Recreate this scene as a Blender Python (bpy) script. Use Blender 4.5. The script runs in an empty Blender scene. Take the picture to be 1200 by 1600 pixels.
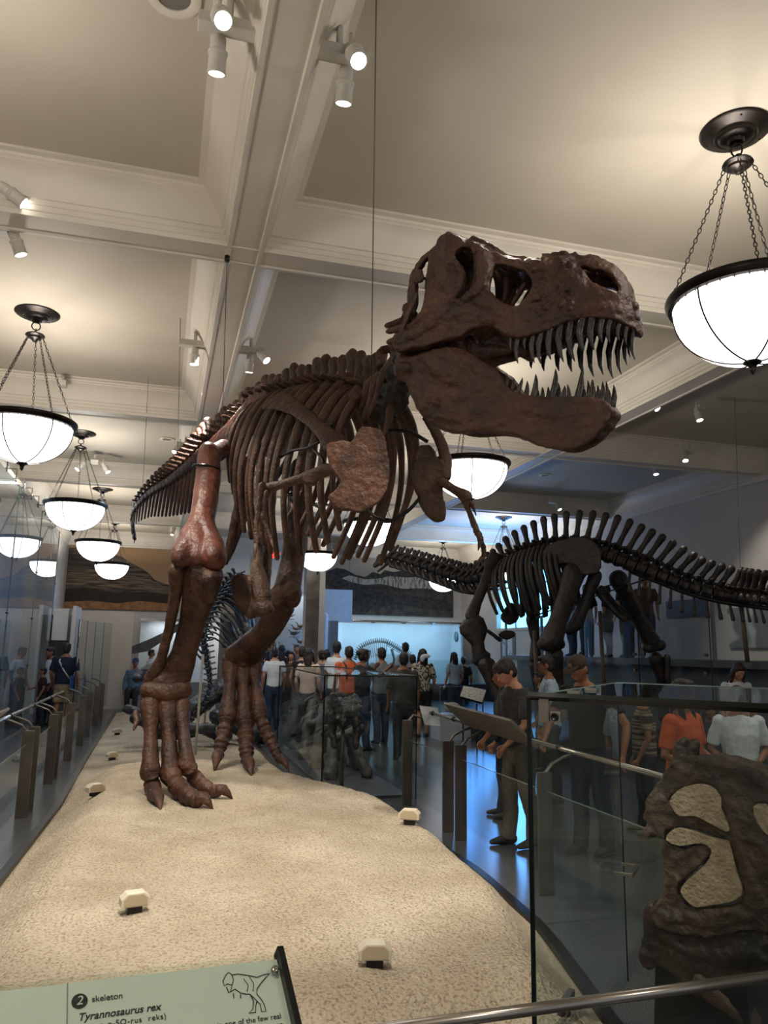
import bpy, bmesh, math, random
import numpy as np
from mathutils import Vector, Matrix, noise
from mathutils.geometry import tessellate_polygon
random.seed(7)
sc = bpy.context.scene
col = sc.collection
V = Vector
R = math.radians

# ------------------------------------------------------------------ camera
CAM_H = 1.6
FPX = 1200.0
pitch, yaw, roll = R(10.2), R(15.9), R(0.9)
_f = V((math.sin(yaw)*math.cos(pitch), math.cos(yaw)*math.cos(pitch), math.sin(pitch)))
_r = V((math.cos(yaw), -math.sin(yaw), 0))
_u = _r.cross(_f)
cr = math.cos(roll)*_r + math.sin(roll)*_u
cu = -math.sin(roll)*_r + math.cos(roll)*_u
cam_d = bpy.data.cameras.new('camera')
cam = bpy.data.objects.new('camera', cam_d)
col.objects.link(cam)
cam_d.sensor_fit = 'HORIZONTAL'
cam_d.sensor_width = 36
cam_d.lens = 36
cam_d.clip_start = 0.05
cam_d.clip_end = 200
M4 = Matrix((cr, cu, -_f)).transposed().to_4x4()
M4.translation = V((0, 0, CAM_H))
cam.matrix_world = M4
sc.camera = cam

# ------------------------------------------------------------------ world, exposure
sc.view_settings.view_transform = 'Standard'
sc.view_settings.look = 'None'
sc.view_settings.gamma = 1
sc.view_settings.use_curve_mapping = False
sc.view_settings.exposure = 0.0
wd = bpy.data.worlds.new('world')
sc.world = wd
wd.use_nodes = True
wd.node_tree.nodes['Background'].inputs[0].default_value = (0.92, 0.95, 1.0, 1)
wd.node_tree.nodes['Background'].inputs[1].default_value = 0.38
sc.cycles.transparent_max_bounces = 20
sc.cycles.max_bounces = 6
sc.cycles.diffuse_bounces = 3
sc.cycles.glossy_bounces = 3
sc.cycles.caustics_reflective = False
sc.cycles.caustics_refractive = False
sc.cycles.sample_clamp_indirect = 4.0

def spot(name, loc, to, power, size=50, color=(1, .93, .82), blend=.5, radius=.04):
    l = bpy.data.lights.new(name, 'SPOT')
    l.energy = power
    l.spot_size = R(size)
    l.spot_blend = blend
    l.color = color
    l.shadow_soft_size = radius
    o = bpy.data.objects.new(name, l)
    col.objects.link(o)
    o.location = loc
    o.rotation_euler = (V(to)-V(loc)).to_track_quat('-Z', 'Y').to_euler()
    return o

def area(name, loc, to, power, sx, sy, color):
    l = bpy.data.lights.new(name, 'AREA')
    l.shape = 'RECTANGLE'
    l.size = sx
    l.size_y = sy
    l.energy = power
    l.color = color
    o = bpy.data.objects.new(name, l)
    col.objects.link(o)
    o.location = loc
    o.rotation_euler = (V(to)-V(loc)).to_track_quat('-Z', 'Y').to_euler()
    return o

# daylight through the side window, behind the sauropod
area('window_daylight', (10.3, 21.5, 3.5), (5.5, 17.5, 4.3), 300, 3.6, 1.9, (.07, .34, 1.0))
# daylight of the windows behind the photographer's left
# ceiling track spots for the tyrannosaur and mound, plus added unseen brightening spots
spot('track_or_added_spot', (0.25, 3.45, 4.95), (0.5, 5.2, .3), 620, 50)
spot('track_or_added_spot', (0.25, 1.3, 4.95), (.8, 4.1, .3), 620, 48)
spot('track_or_added_spot', (-.5, .4, 4.9), (-.05, 1.9, .8), 170, 26)  # added spot with no fixture, brightens the label panel
spot('track_or_added_spot', (2.3, 4.6, 4.95), (1.9, 3.8, 3.4), 55, 60)
spot('track_or_added_spot', (3.7, 2.4, 4.95), (2.0, 3.7, 3.3), 150, 36)
spot('track_or_added_spot', (-.6, 2.9, 4.95), (1.5, 4.0, 3.2), 26, 36)  # weak fill spot added for the cheek of the skull
spot('track_or_added_spot', (.6, 1.9, 4.95), (1.95, 2.75, .9), 60, 30)  # grazing spot added to bring out relief on the flat skull
spot('track_or_added_spot', (5.9, 4.6, 4.9), (4.2, 6.2, 1.2), 170, 75)  # added to brighten the visitors in the right aisle
spot('track_or_added_spot', (3.2, 11.7, 4.95), (3.3, 13.6, 1.3), 150, 80)  # added to brighten the crowd behind the middle case
spot('track_or_added_spot', (-1.3, 5.7, 4.9), (.3, 8.0, 2.2), 230, 50)
spot('track_or_added_spot', (-1.2, 6.6, 4.9), (.4, 6.4, .3), 330, 75)
spot('track_or_added_spot', (.25, 8.7, 4.9), (.6, 8.0, .3), 260, 80)
spot('track_or_added_spot', (.3, 10.0, 4.9), (.6, 12.0, .1), 300, 85, (1, .97, .9))
spot('track_or_added_spot', (5.9, 7.6, 4.9), (2.4, 6.6, 3.2), 60, 40)
spot('track_or_added_spot', (8.0, 10.9, 4.9), (9.8, 10.6, 2.6), 150, 80)

# ------------------------------------------------------------------ pixel rays
def ray(px, py):
    return (px-600)*cr - (py-800)*cu + FPX*_f
def at(px, py, x=None, y=None, z=None):
    d = ray(px, py)
    if y is not None: t = y/d.y
    elif x is not None: t = x/d.x
    else: t = (z-CAM_H)/d.z
    return V((0, 0, CAM_H)) + t*d

def lin(h):
    h = h.lstrip('#')
    c = [int(h[i:i+2], 16)/255 for i in (0, 2, 4)]
    return tuple((x/12.92 if x <= .04045 else ((x+.055)/1.055)**2.4) for x in c)

# ------------------------------------------------------------------ materials
MATS = {}
def mat(name, c1, c2=None, scale=8, rough=.6, bump=0, bscale=40, metal=0, spec=.5, detail=4, coords='Object', contrast=(.35, .65), vor=0, stretch=None):
    if name in MATS: return MATS[name]
    m = bpy.data.materials.new(name)
    m.use_nodes = True
    nt = m.node_tree
    b = nt.nodes['Principled BSDF']
    b.inputs['Roughness'].default_value = rough
    b.inputs['Metallic'].default_value = metal
    b.inputs['Specular IOR Level'].default_value = spec
    tc = nt.nodes.new('ShaderNodeTexCoord')
    if isinstance(c1, str): c1 = lin(c1)
    if isinstance(c2, str): c2 = lin(c2)
    n = nt.nodes.new('ShaderNodeTexNoise')
    n.inputs['Scale'].default_value = scale
    n.inputs['Detail'].default_value = detail
    if stretch:
        mp = nt.nodes.new('ShaderNodeMapping'); mp.inputs['Scale'].default_value = stretch
        nt.links.new(tc.outputs[coords], mp.inputs['Vector']); nt.links.new(mp.outputs[0], n.inputs['Vector'])
    else: nt.links.new(tc.outputs[coords], n.inputs['Vector'])
    r = nt.nodes.new('ShaderNodeValToRGB')
    r.color_ramp.elements[0].position, r.color_ramp.elements[1].position = contrast
    r.color_ramp.elements[0].color = (*c1, 1)
    c2 = c2 or tuple(x*.9 for x in c1)
    r.color_ramp.elements[1].color = (*c2, 1)
    nt.links.new(n.outputs['Fac'], r.inputs['Fac'])
    nt.links.new(r.outputs['Color'], b.inputs['Base Color'])
    if bump:
        if vor:
            n2 = nt.nodes.new('ShaderNodeTexVoronoi')
            n2.inputs['Scale'].default_value = bscale
            out = n2.outputs['Distance']
        else:
            n2 = nt.nodes.new('ShaderNodeTexNoise')
            n2.inputs['Scale'].default_value = bscale
            n2.inputs['Detail'].default_value = 6
            out = n2.outputs['Fac']
        nt.links.new(tc.outputs[coords], n2.inputs['Vector'])
        bp = nt.nodes.new('ShaderNodeBump')
        bp.inputs['Strength'].default_value = bump
        bp.inputs['Distance'].default_value = .02
        nt.links.new(out, bp.inputs['Height'])
        nt.links.new(bp.outputs['Normal'], b.inputs['Normal'])
    MATS[name] = m
    return m

def emit(name, c, s):
    if name in MATS: return MATS[name]
    m = bpy.data.materials.new(name)
    m.use_nodes = True
    b = m.node_tree.nodes['Principled BSDF']
    b.inputs['Base Color'].default_value = (*c, 1)
    b.inputs['Emission Color'].default_value = (*c, 1)
    b.inputs['Emission Strength'].default_value = s
    MATS[name] = m
    return m

def glass(name, tint=(.86, .92, .9), refl=1.0, rough=.0, base=.03):
    """thin clear pane: transparent with a fresnel reflection"""
    if name in MATS: return MATS[name]
    m = bpy.data.materials.new(name)
    m.use_nodes = True
    nt = m.node_tree
    nt.nodes.remove(nt.nodes['Principled BSDF'])
    out = nt.nodes['Material Output']
    t = nt.nodes.new('ShaderNodeBsdfTransparent')
    t.inputs[0].default_value = (*tint, 1)
    g = nt.nodes.new('ShaderNodeBsdfGlossy')
    g.inputs['Color'].default_value = (.9, .96, 1, 1)
    g.inputs['Roughness'].default_value = rough
    lw = nt.nodes.new('ShaderNodeLayerWeight')
    lw.inputs['Blend'].default_value = .5
    pw = nt.nodes.new('ShaderNodeMath'); pw.operation = 'POWER'; pw.inputs[1].default_value = 4.0
    nt.links.new(lw.outputs['Facing'], pw.inputs[0])
    mr = nt.nodes.new('ShaderNodeMapRange')
    mr.inputs['To Min'].default_value = base
    mr.inputs['To Max'].default_value = refl
    nt.links.new(pw.outputs[0], mr.inputs['Value'])
    mx = nt.nodes.new('ShaderNodeMixShader')
    nt.links.new(mr.outputs[0], mx.inputs[0])
    nt.links.new(t.outputs[0], mx.inputs[1])
    nt.links.new(g.outputs[0], mx.inputs[2])
    nt.links.new(mx.outputs[0], out.inputs['Surface'])
    MATS[name] = m
    return m

PAINT = mat('warm_white_paint', '#ddd5c7', '#d3cbbc', 1.5, rough=.55)
COFFER = mat('coffer_paint', '#c3baaa', '#bab1a1', .7, rough=.7)
WALLM = mat('wall_paint', '#cdc8c1', '#c5c0b9', 1, rough=.7)
BONE = mat('brown_fossil_bone', '#5a3926', '#28170f', 5, rough=.52, spec=.45, bump=1.0, bscale=20, contrast=(.3, .72))
BONE_RED = mat('russet_glossy_fossil_bone', '#713f30', '#40231a', 5, rough=.45, bump=.6, bscale=22, contrast=(.3, .72))
BONE_TAN = mat('dusty_brown_fossil_bone', '#604431', '#322016', 6, rough=.55, spec=.4, bump=.8, bscale=34, contrast=(.3, .7))
TOOTH = mat('dark_tooth', '#35281f', '#16110e', 14, rough=.25, bump=.15, bscale=60)
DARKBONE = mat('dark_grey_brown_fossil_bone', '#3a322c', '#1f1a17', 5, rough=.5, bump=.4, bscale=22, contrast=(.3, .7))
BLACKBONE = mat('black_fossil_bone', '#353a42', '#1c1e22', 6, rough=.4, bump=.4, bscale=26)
FOSSIL = mat('dark_brown_crushed_fossil', '#665040', '#251b15', 9, rough=.48, bump=1.0, bscale=26, contrast=(.3, .72))
PLASTER = mat('beige_plaster_infill', '#cdb596', '#b59d7f', 20, rough=.9, bump=.9, bscale=60)
STEEL = mat('brushed_steel', '#b5afa6', '#9a938a', 3, rough=.22, metal=.9)
POSTM = mat('bronze_grey_metal', '#6e665e', '#5a534c', 3, rough=.4, metal=.6)
BLACK = mat('black_metal', '#141311', '#1c1a18', 20, rough=.35, metal=.3)
BRONZE = mat('dark_bronze', '#241d18', '#15110e', 14, rough=.35, metal=.6)
WIRE = mat('steel_wire', '#6a655e', rough=.4, metal=.6)
WHITEP = mat('white_panel', '#e4e4e2', '#dcdcda', 2, rough=.6)
GLASS = glass('clear_glass', (.9, .94, .93), .5, base=.025)
GLASSD = glass('grey_green_glass', (.86, .91, .89), .6, base=.04)
GLASSL = glass('tall_reflective_glass', (.72, .80, .88), .95, base=.16)
GEDGE = mat('dark_glass_edge', '#0d1513', '#0a1010', 8, rough=.15)

# ------------------------------------------------------------------ mesh builder
ORG = {}
class MB:
    def __init__(s):
        s.v = []; s.f = []; s.m = []; s.mi = 0
    def add(s, vs, fs):
        o = len(s.v)
        s.v.extend([V(x) for x in vs])
        s.f.extend([tuple(i+o for i in f) for f in fs])
        s.m.extend([s.mi]*len(fs))
        return s
    def tube(s, pts, rad, seg=10, up=None, cap=True, rnd=False):
        """loft of (elliptic) rings along pts; rad = number, list, or list of (side, up) pairs"""
        pts = [V(p) for p in pts]
        n = len(pts)
        if not isinstance(rad, (list, tuple)): rad = [rad]*n
        rad = [(q if isinstance(q, (tuple, list)) else (q, q)) for q in rad]
        if rnd:
            d0 = (pts[0]-pts[1]).normalized(); d1 = (pts[-1]-pts[-2]).normalized()
            a, b = rad[0], rad[-1]
            ra, rb = (a[0]+a[1])/2, (b[0]+b[1])/2
            pts = [pts[0]+d0*ra*.92, pts[0]+d0*ra*.6] + pts + [pts[-1]+d1*rb*.6, pts[-1]+d1*rb*.92]
            rad = [(a[0]*.35, a[1]*.35), (a[0]*.8, a[1]*.8)] + rad + [(b[0]*.8, b[1]*.8), (b[0]*.35, b[1]*.35)]
            n = len(pts)
        vs = []
        tprev = None; side = None
        for i, p in enumerate(pts):
            t = (pts[min(i+1, n-1)]-pts[max(i-1, 0)])
            if t.length < 1e-9: t = V((0, 0, 1))
            t.normalize()
            if side is None:
                ref = V(up) if up is not None else (V((0, 0, 1)) if abs(t.z) < .9 else V((0, 1, 0)))
                side = t.cross(ref)
                if side.length < 1e-5: side = t.orthogonal()
                side.normalize()
            else:
                side = (side - t*side.dot(t))
                if side.length < 1e-6: side = t.orthogonal()
                side.normalize()
            u = side.cross(t)
            for k in range(seg):
                a = 2*math.pi*k/seg
                vs.append(p + side*(math.cos(a)*rad[i][0]) + u*(math.sin(a)*rad[i][1]))
        fs = []
        for i in range(n-1):
            for k in range(seg):
                k2 = (k+1) % seg
                fs.append((i*seg+k, i*seg+k2, (i+1)*seg+k2, (i+1)*seg+k))
        if cap:
            fs.append(tuple(reversed(range(seg))))
            fs.append(tuple((n-1)*seg+k for k in range(seg)))
        return s.add(vs, fs)
    def ell(s, c, r, rot=None, nu=12, nv=8):
        c = V(c)
        if not isinstance(r, (tuple, list)): r = (r, r, r)
        vs = [V((0, 0, r[2]))]
        for j in range(1, nv):
            a = math.pi*j/nv
            for i in range(nu):
                b = 2*math.pi*i/nu
                vs.append(V((r[0]*math.sin(a)*math.cos(b), r[1]*math.sin(a)*math.sin(b), r[2]*math.cos(a))))
        vs.append(V((0, 0, -r[2])))
        if rot is not None: vs = [rot @ v for v in vs]
        vs = [v+c for v in vs]
        fs = [(0, 1+i, 1+(i+1) % nu) for i in range(nu)]
        for j in range(nv-2):
            for i in range(nu):
                a = 1+j*nu+i; b = 1+j*nu+(i+1) % nu
                fs.append((a, a+nu, b+nu, b))
        L = len(vs)-1; q = 1+(nv-2)*nu
        fs += [(L, q+(i+1) % nu, q+i) for i in range(nu)]
        return s.add(vs, fs)
    def box(s, c, d, rot=None):
        c = V(c)
        vs = [V((x*d[0]/2, y*d[1]/2, z*d[2]/2)) for x in (-1, 1) for y in (-1, 1) for z in (-1, 1)]
        if rot is not None: vs = [rot @ v for v in vs]
        vs = [v+c for v in vs]
        return s.add(vs, [(0, 1, 3, 2), (4, 6, 7, 5), (0, 4, 5, 1), (2, 3, 7, 6), (0, 2, 6, 4), (1, 5, 7, 3)])
    def bb(s, a, b):
        a = V(a); b = V(b)
        return s.box((a+b)/2, (abs(b.x-a.x), abs(b.y-a.y), abs(b.z-a.z)))
    def prism(s, poly, ex):
        """polygon (3-D points, planar) extruded by vector ex"""
        poly = [V(p) for p in poly]; ex = V(ex); n = len(poly)
        tri = tessellate_polygon([poly])
        fs = [tuple(t) for t in tri] + [tuple(n+i for i in reversed(t)) for t in tri]
        fs += [(i, (i+1) % n, n+(i+1) % n, n+i) for i in range(n)]
        return s.add(poly+[p+ex for p in poly], fs)
    def flat(s, poly):
        poly = [V(p) for p in poly]
        return s.add(poly, [tuple(t) for t in tessellate_polygon([poly])])
    def lathe(s, prof, c, seg=24, axis=None):
        c = V(c)
        q = V(axis).to_track_quat('Z', 'Y') if axis is not None else None
        vs = []
        for r, z in prof:
            for k in range(seg):
                a = 2*math.pi*k/seg
                v = V((r*math.cos(a), r*math.sin(a), z))
                vs.append((q @ v if q else v)+c)
        fs = []
        for i in range(len(prof)-1):
            for k in range(seg):
                fs.append((i*seg+k, i*seg+(k+1) % seg, (i+1)*seg+(k+1) % seg, (i+1)*seg+k))
        return s.add(vs, fs)
    def torus(s, c, R_, r, axis=(0, 0, 1), seg=24, ss=6):
        q = V(axis).to_track_quat('Z', 'Y')
        vs = []
        for i in range(seg):
            a = 2*math.pi*i/seg
            for j in range(ss):
                b = 2*math.pi*j/ss
                vs.append(V(c)+q @ V(((R_+r*math.cos(b))*math.cos(a), (R_+r*math.cos(b))*math.sin(a), r*math.sin(b))))
        fs = [(i*ss+j, ((i+1) % seg)*ss+j, ((i+1) % seg)*ss+(j+1) % ss, i*ss+(j+1) % ss) for i in range(seg) for j in range(ss)]
        return s.add(vs, fs)
    def grid(s, rows):
        nr = len(rows); nc = len(rows[0])
        vs = [p for r_ in rows for p in r_]
        return s.add(vs, [(i*nc+j, i*nc+j+1, (i+1)*nc+j+1, (i+1)*nc+j) for i in range(nr-1) for j in range(nc-1)])
    def xform(s, fn):
        s.v = [fn(v) for v in s.v]; return s
    def build(s, name, material, parent=None, smooth=True, remesh=0, smo=0, disp=0, dscale=.1, fix=True, sharp=None, bevel=0):
        org = ORG.get(parent.name, V((0, 0, 0))) if parent is not None else V((0, 0, 0))
        me = bpy.data.meshes.new(name)
        me.from_pydata([tuple(v-org) for v in s.v], [], s.f)
        ms = material if isinstance(material, (list, tuple)) else [material]
        for m_ in ms: me.materials.append(m_)
        if len(ms) > 1: me.polygons.foreach_set('material_index', s.m)
        if fix:
            b = bmesh.new(); b.from_mesh(me)
            bmesh.ops.recalc_face_normals(b, faces=b.faces)
            b.to_mesh(me); b.free()
        o = bpy.data.objects.new(name, me)
        col.objects.link(o)
        if smooth:
            me.polygons.foreach_set('use_smooth', [True]*len(me.polygons))
            if sharp: me.set_sharp_from_angle(angle=R(sharp))
        if parent is not None:
            o.parent = parent
            ORG[o.name] = org
        if bevel:
            bv = o.modifiers.new('bevel', 'BEVEL'); bv.width = bevel; bv.segments = 2; bv.limit_method = 'ANGLE'
        if remesh:
            r_ = o.modifiers.new('remesh', 'REMESH'); r_.mode = 'VOXEL'; r_.voxel_size = remesh; r_.use_smooth_shade = True
        if smo:
            q = o.modifiers.new('smooth', 'SMOOTH'); q.factor = .5; q.iterations = smo
        if disp:
            t = bpy.data.textures.get('clouds%g' % dscale) or bpy.data.textures.new('clouds%g' % dscale, 'CLOUDS')
            t.noise_scale = dscale; t.noise_depth = 3
            d = o.modifiers.new('disp', 'DISPLACE'); d.texture = t; d.strength = disp; d.mid_level = .5
        return o

def tag(o, label=None, cat=None, group=None, kind=None):
    if label: o['label'] = label
    if cat: o['category'] = cat
    if group: o['group'] = group
    if kind: o['kind'] = kind
    return o
def thing(name, label, cat, loc=(0, 0, 0), rz=0, group=None, local=False):
    o = bpy.data.objects.new(name, None)
    o.empty_display_size = .1
    col.objects.link(o)
    o.location = loc
    o.rotation_euler = (0, 0, rz)
    ORG[o.name] = V((0, 0, 0)) if local else V(loc)
    return tag(o, label, cat, group)
def copy_tree(o, parent=None):
    c = o.copy(); col.objects.link(c)
    if parent is not None: c.parent = parent
    for ch in [k for k in list(o.children)]:
        copy_tree(ch, c)
    return c
def struct(o): return tag(o, kind='structure')

def catmull(P, n=8):
    P = [V(p) for p in P]
    out = []
    Q = [2*P[0]-P[1]] + P + [2*P[-1]-P[-2]]
    for i in range(1, len(Q)-2):
        for k in range(n):
            t = k/n
            a, b, c, d = Q[i-1], Q[i], Q[i+1], Q[i+2]
            out.append(.5*((2*b)+(c-a)*t+(2*a-5*b+4*c-d)*t*t+(-a+3*b-3*c+d)*t**3))
    out.append(P[-1])
    return out
def resample(P, n):
    P = [V(p) for p in P]
    L = [0]
    for a, b in zip(P, P[1:]): L.append(L[-1]+(b-a).length)
    out = []
    j = 0
    for k in range(n):
        s = L[-1]*k/(n-1)
        while j < len(L)-2 and L[j+1] < s: j += 1
        t = (s-L[j])/max(1e-9, L[j+1]-L[j])
        out.append(P[j].lerp(P[j+1], t))
    return out
def interp(xs, ys, x):
    if x <= xs[0]: return ys[0]
    for i in range(len(xs)-1):
        if x <= xs[i+1]:
            t = (x-xs[i])/(xs[i+1]-xs[i]); return ys[i]*(1-t)+ys[i+1]*t
    return ys[-1]
def temp_eval(build_obj):
    dg = bpy.context.evaluated_depsgraph_get()
    dg.update()
    me = bpy.data.meshes.new_from_object(build_obj.evaluated_get(dg))
    vs = [v.co.copy() for v in me.vertices]
    fs = [tuple(p.vertices) for p in me.polygons]
    bpy.data.meshes.remove(me)
    bpy.data.objects.remove(build_obj)
    return vs, fs
def slab(loops, thick, bevel):
    """rounded slab with holes in the XY plane, thickness along Z"""
    cu_ = bpy.data.curves.new('tmp', 'CURVE')
    cu_.dimensions = '2D'; cu_.fill_mode = 'BOTH'
    cu_.extrude = thick/2-bevel*.3; cu_.bevel_depth = bevel*.3; cu_.bevel_resolution = 1
    for L in loops:
        sp = cu_.splines.new('POLY'); sp.points.add(len(L)-1); sp.use_cyclic_u = True
        for p, q in zip(sp.points, L): p.co = (q[0], q[1], 0, 1)
    o = bpy.data.objects.new('tmp', cu_); col.objects.link(o)
    return temp_eval(o)
def remeshed(mb, voxel, smo=4):
    o = mb.build('tmp', PAINT, None, remesh=voxel, smo=smo)
    me = o.data
    r_ = temp_eval(o)
    bpy.data.meshes.remove(me)
    return r_
def smooth_loop(L, n=3):
    L = [V((p[0], p[1], 0)) for p in L]; N = len(L); out = []
    for i in range(N):
        a, b, c, d = L[i-1], L[i], L[(i+1) % N], L[(i+2) % N]
        for k in range(n):
            t = k/n
            out.append(.5*((2*b)+(c-a)*t+(2*a-5*b+4*c-d)*t*t+(-a+3*b-3*c+d)*t**3))
    return [(p.x, p.y) for p in out]
# ================================================================== THE HALL
X0, X1, Y0, Y1 = -3.1, 10.6, -4.0, 26.6
CZ, SZ = 5.3, 4.9
fl = MB().bb((X0-.2, Y0, -.2), (X1+.2, Y1+.2, 0))
def floor_mat():
    m = mat('terrazzo_floor', '#5b5d5f', '#3f4143', 160, rough=.22, spec=.6)
    nt = m.node_tree; b = nt.nodes['Principled BSDF']
    tc = nt.nodes.new('ShaderNodeTexCoord')
    br = nt.nodes.new('ShaderNodeTexBrick')
    br.offset = 0; br.inputs['Scale'].default_value = 1
    br.inputs['Brick Width'].default_value = 1.5; br.inputs['Row Height'].default_value = 1.5
    br.inputs['Mortar Size'].default_value = .006
    br.inputs['Color1'].default_value = (1, 1, 1, 1); br.inputs['Color2'].default_value = (.93, .93, .93, 1); br.inputs['Mortar'].default_value = (.3, .3, .3, 1)
    nt.links.new(tc.outputs['Object'], br.inputs['Vector'])
    mx = nt.nodes.new('ShaderNodeMix'); mx.data_type = 'RGBA'; mx.blend_type = 'MULTIPLY'; mx.inputs[0].default_value = 1
    ramp = [n for n in nt.nodes if n.type == 'VALTORGB'][0]
    nt.links.new(ramp.outputs['Color'], mx.inputs[6]); nt.links.new(br.outputs['Color'], mx.inputs[7])
    nt.links.new(mx.outputs[2], b.inputs['Base Color'])
    return m
struct(fl.build('floor', floor_mat(), smooth=False))
struct(MB().bb((X0-.2, Y0, CZ), (X1+.2, Y1+.2, CZ+.15)).build('ceiling', COFFER, smooth=False))
struct(MB().bb((X0-.2, Y0, 0), (X0, Y1, CZ)).build('wall_left', WALLM, smooth=False))
struct(MB().bb((X0-.2, Y1, 0), (X1+.2, Y1+.2, CZ)).build('wall_back', WALLM, smooth=False))
# right wall with the window opening
wz0, wz1, wy0, wy1 = 2.35, 4.35, 19.6, 23.4
w = MB()
w.bb((X1, Y0, 0), (X1+.2, wy0, CZ)); w.bb((X1, wy1, 0), (X1+.2, Y1, CZ))
w.bb((X1, wy0, 0), (X1+.2, wy1, wz0)); w.bb((X1, wy0, wz1), (X1+.2, wy1, CZ))
struct(w.build('wall_right', WALLM, smooth=False))
wf = MB()
for a, b in (((X1-.03, wy0-.08, wz0-.08), (X1+.1, wy0, wz1+.08)), ((X1-.03, wy1, wz0-.08), (X1+.1, wy1+.08, wz1+.08)),
             ((X1-.03, wy0, wz0-.08), (X1+.1, wy1, wz0)), ((X1-.03, wy0, wz1), (X1+.1, wy1, wz1+.08))): wf.bb(a, b)
for k in (1, 2): wf.bb((X1+.03, wy0+k*1.27-.03, wz0), (X1+.08, wy0+k*1.27+.03, wz1))
wf.bb((X1+.03, wy0, 3.6), (X1+.08, wy1, 3.66))
wfo = struct(wf.build('window_1', PAINT, smooth=False))
pane = MB().bb((X1+.12, wy0, wz0), (X1+.14, wy1, wz1)).build('bright_daylight_pane', emit('blue_daylight', (.16, .55, 1.0), 4), wfo, smooth=False)

PROF = [(.15, 4.90), (.135, 4.90), (.135, 4.915), (.12, 4.915), (.12, 4.9)]
HALF = [(0, 4.905), (.11, 4.905), (.12, 4.89), (.15, 4.89), (.155, 4.93), (.165, 4.935), (.17, 4.975), (.18, 4.98), (.19, 5.015), (.205, 5.02),
        (.215, 5.06), (.235, 5.11), (.27, 5.165), (.31, 5.205), (.345, 5.225), (.345, 5.24), (.365, 5.25), (.37, 5.27), (.42, 5.275), (.42, CZ+.02)]
def beam(axis, c, a, b):
    full = [(-x, z) for x, z in reversed(HALF[1:])] + HALF
    f = (lambda x, y, z: V((x, y, z))) if axis == 'y' else (lambda x, y, z: V((y, x, z)))
    mb = MB()
    r0 = [f(c+x, a, z) for x, z in full]; r1 = [f(c+x, b, z) for x, z in full]
    return mb.grid([r0, r1])
n = 1
def trim(mb, mt=PAINT):
    global n
    o = struct(mb.build('trim_%d' % n, mt, smooth=True, sharp=30)); n += 1
    return o
BX = (.48, 6.15); BY = (1.05, 6.2, 11.45, 16.65, 21.8)
for x in BX: trim(beam('y', x, Y0, Y1))
for y in BY: trim(beam('x', y, X0, X1).xform(lambda v: v+V((0, 0, .004))))
# crown mouldings along the walls (half a beam profile)
def crown(axis, c, sgn, a, b):
    f = (lambda x, y, z: V((x, y, z))) if axis == 'y' else (lambda x, y, z: V((y, x, z)))
    pr = [(0, 4.8), (.03, 4.81), (.04, 4.87), (.06, 4.89)] + [(x-.08, z) for x, z in HALF[3:]]
    return MB().grid([[f(c+sgn*x, a, z) for x, z in pr], [f(c+sgn*x, b, z) for x, z in pr]])
trim(crown('y', X0, 1, Y0, Y1)); trim(crown('y', X1, -1, Y0, Y1)); trim(crown('x', Y1, -1, X0, X1))
# skirting of the far wall
trim(MB().bb((X0, Y1-.03, 0), (X1, Y1, .16)))

# ------------------------------------------------------------------ murals on the far wall
def mural(name, label, x0, x1, z0, z1, layers, mats):
    y = Y1-.02
    mb = MB()
    mb.bb((x0, y-.05, z0), (x1, y, z1))
    W, Hh = x1-x0, z1-z0
    for k, poly in enumerate(layers):
        mb.mi = k+1
        mb.flat([V((x0+W*a, y-.052-.003*k, z0+Hh*b)) for a, b in poly])
    return tag(mb.build(name, mats, smooth=False), label, 'mural')
def ridge(pts, lo=0):
    return [(0, lo)] + pts + [(1, lo)]
m_sky = mat('mural_tan_sky', '#a48462', '#94744f', .8, rough=.8)
m_but = mat('mural_dark_butte', '#5e5347', '#2e2722', 3, rough=.8, contrast=(.4, .6), stretch=(.5, 1, 5))
m_str = mat('mural_strata', '#7d6a55', '#3a3028', 4, rough=.8, contrast=(.42, .58), stretch=(.4, 1, 7), detail=8)
m_shr = mat('mural_scrub', '#1e1b16', '#332b20', 12, rough=.8)
m_snd = mat('mural_sand', '#a3764d', '#7d5836', 6, rough=.8)
x0, z0, x1, z1 = -3.02, 2.76, .22, 4.8
mural('landscape_mural', 'brown desert butte mural high on the far wall, left of the legs', x0, x1, z0, z1,
      [ridge([(0, .95), (.1, .97), (.25, .96), (.4, .9), (.52, .84), (.6, .75), (.7, .68), (.78, .6), (.84, .5), (.92, .45), (1, .42)]),
       [(0, .6), (.2, .63), (.4, .6), (.6, .56), (.8, .5), (.93, .4), (1, .38), (1, .3), (.6, .34), (.3, .33), (0, .38)],
       ridge([(0, .3), (.2, .33), (.5, .27), (.8, .3), (1, .26)]),
       [(.0, .1), (.25, .13), (.5, .1), (.7, .15), (1, .12), (1, 0), (0, 0)]],
      [m_sky, m_but, m_str, m_shr, m_snd])
g_sky = mat('mural_grey_sky', '#a79d90', '#978d80', .8, rough=.8)
g_hil = mat('mural_dark_hills', '#3f3d3a', '#201f1e', 9, rough=.8)
g_lit = mat('mural_pale_badlands', '#a7a298', '#55524d', 5, rough=.8, contrast=(.45, .62), stretch=(3, 1, .8), detail=8)
g_mid = mat('mural_grey_brush', '#4b4640', '#35322d', 4, rough=.8, contrast=(.45, .55))
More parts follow.
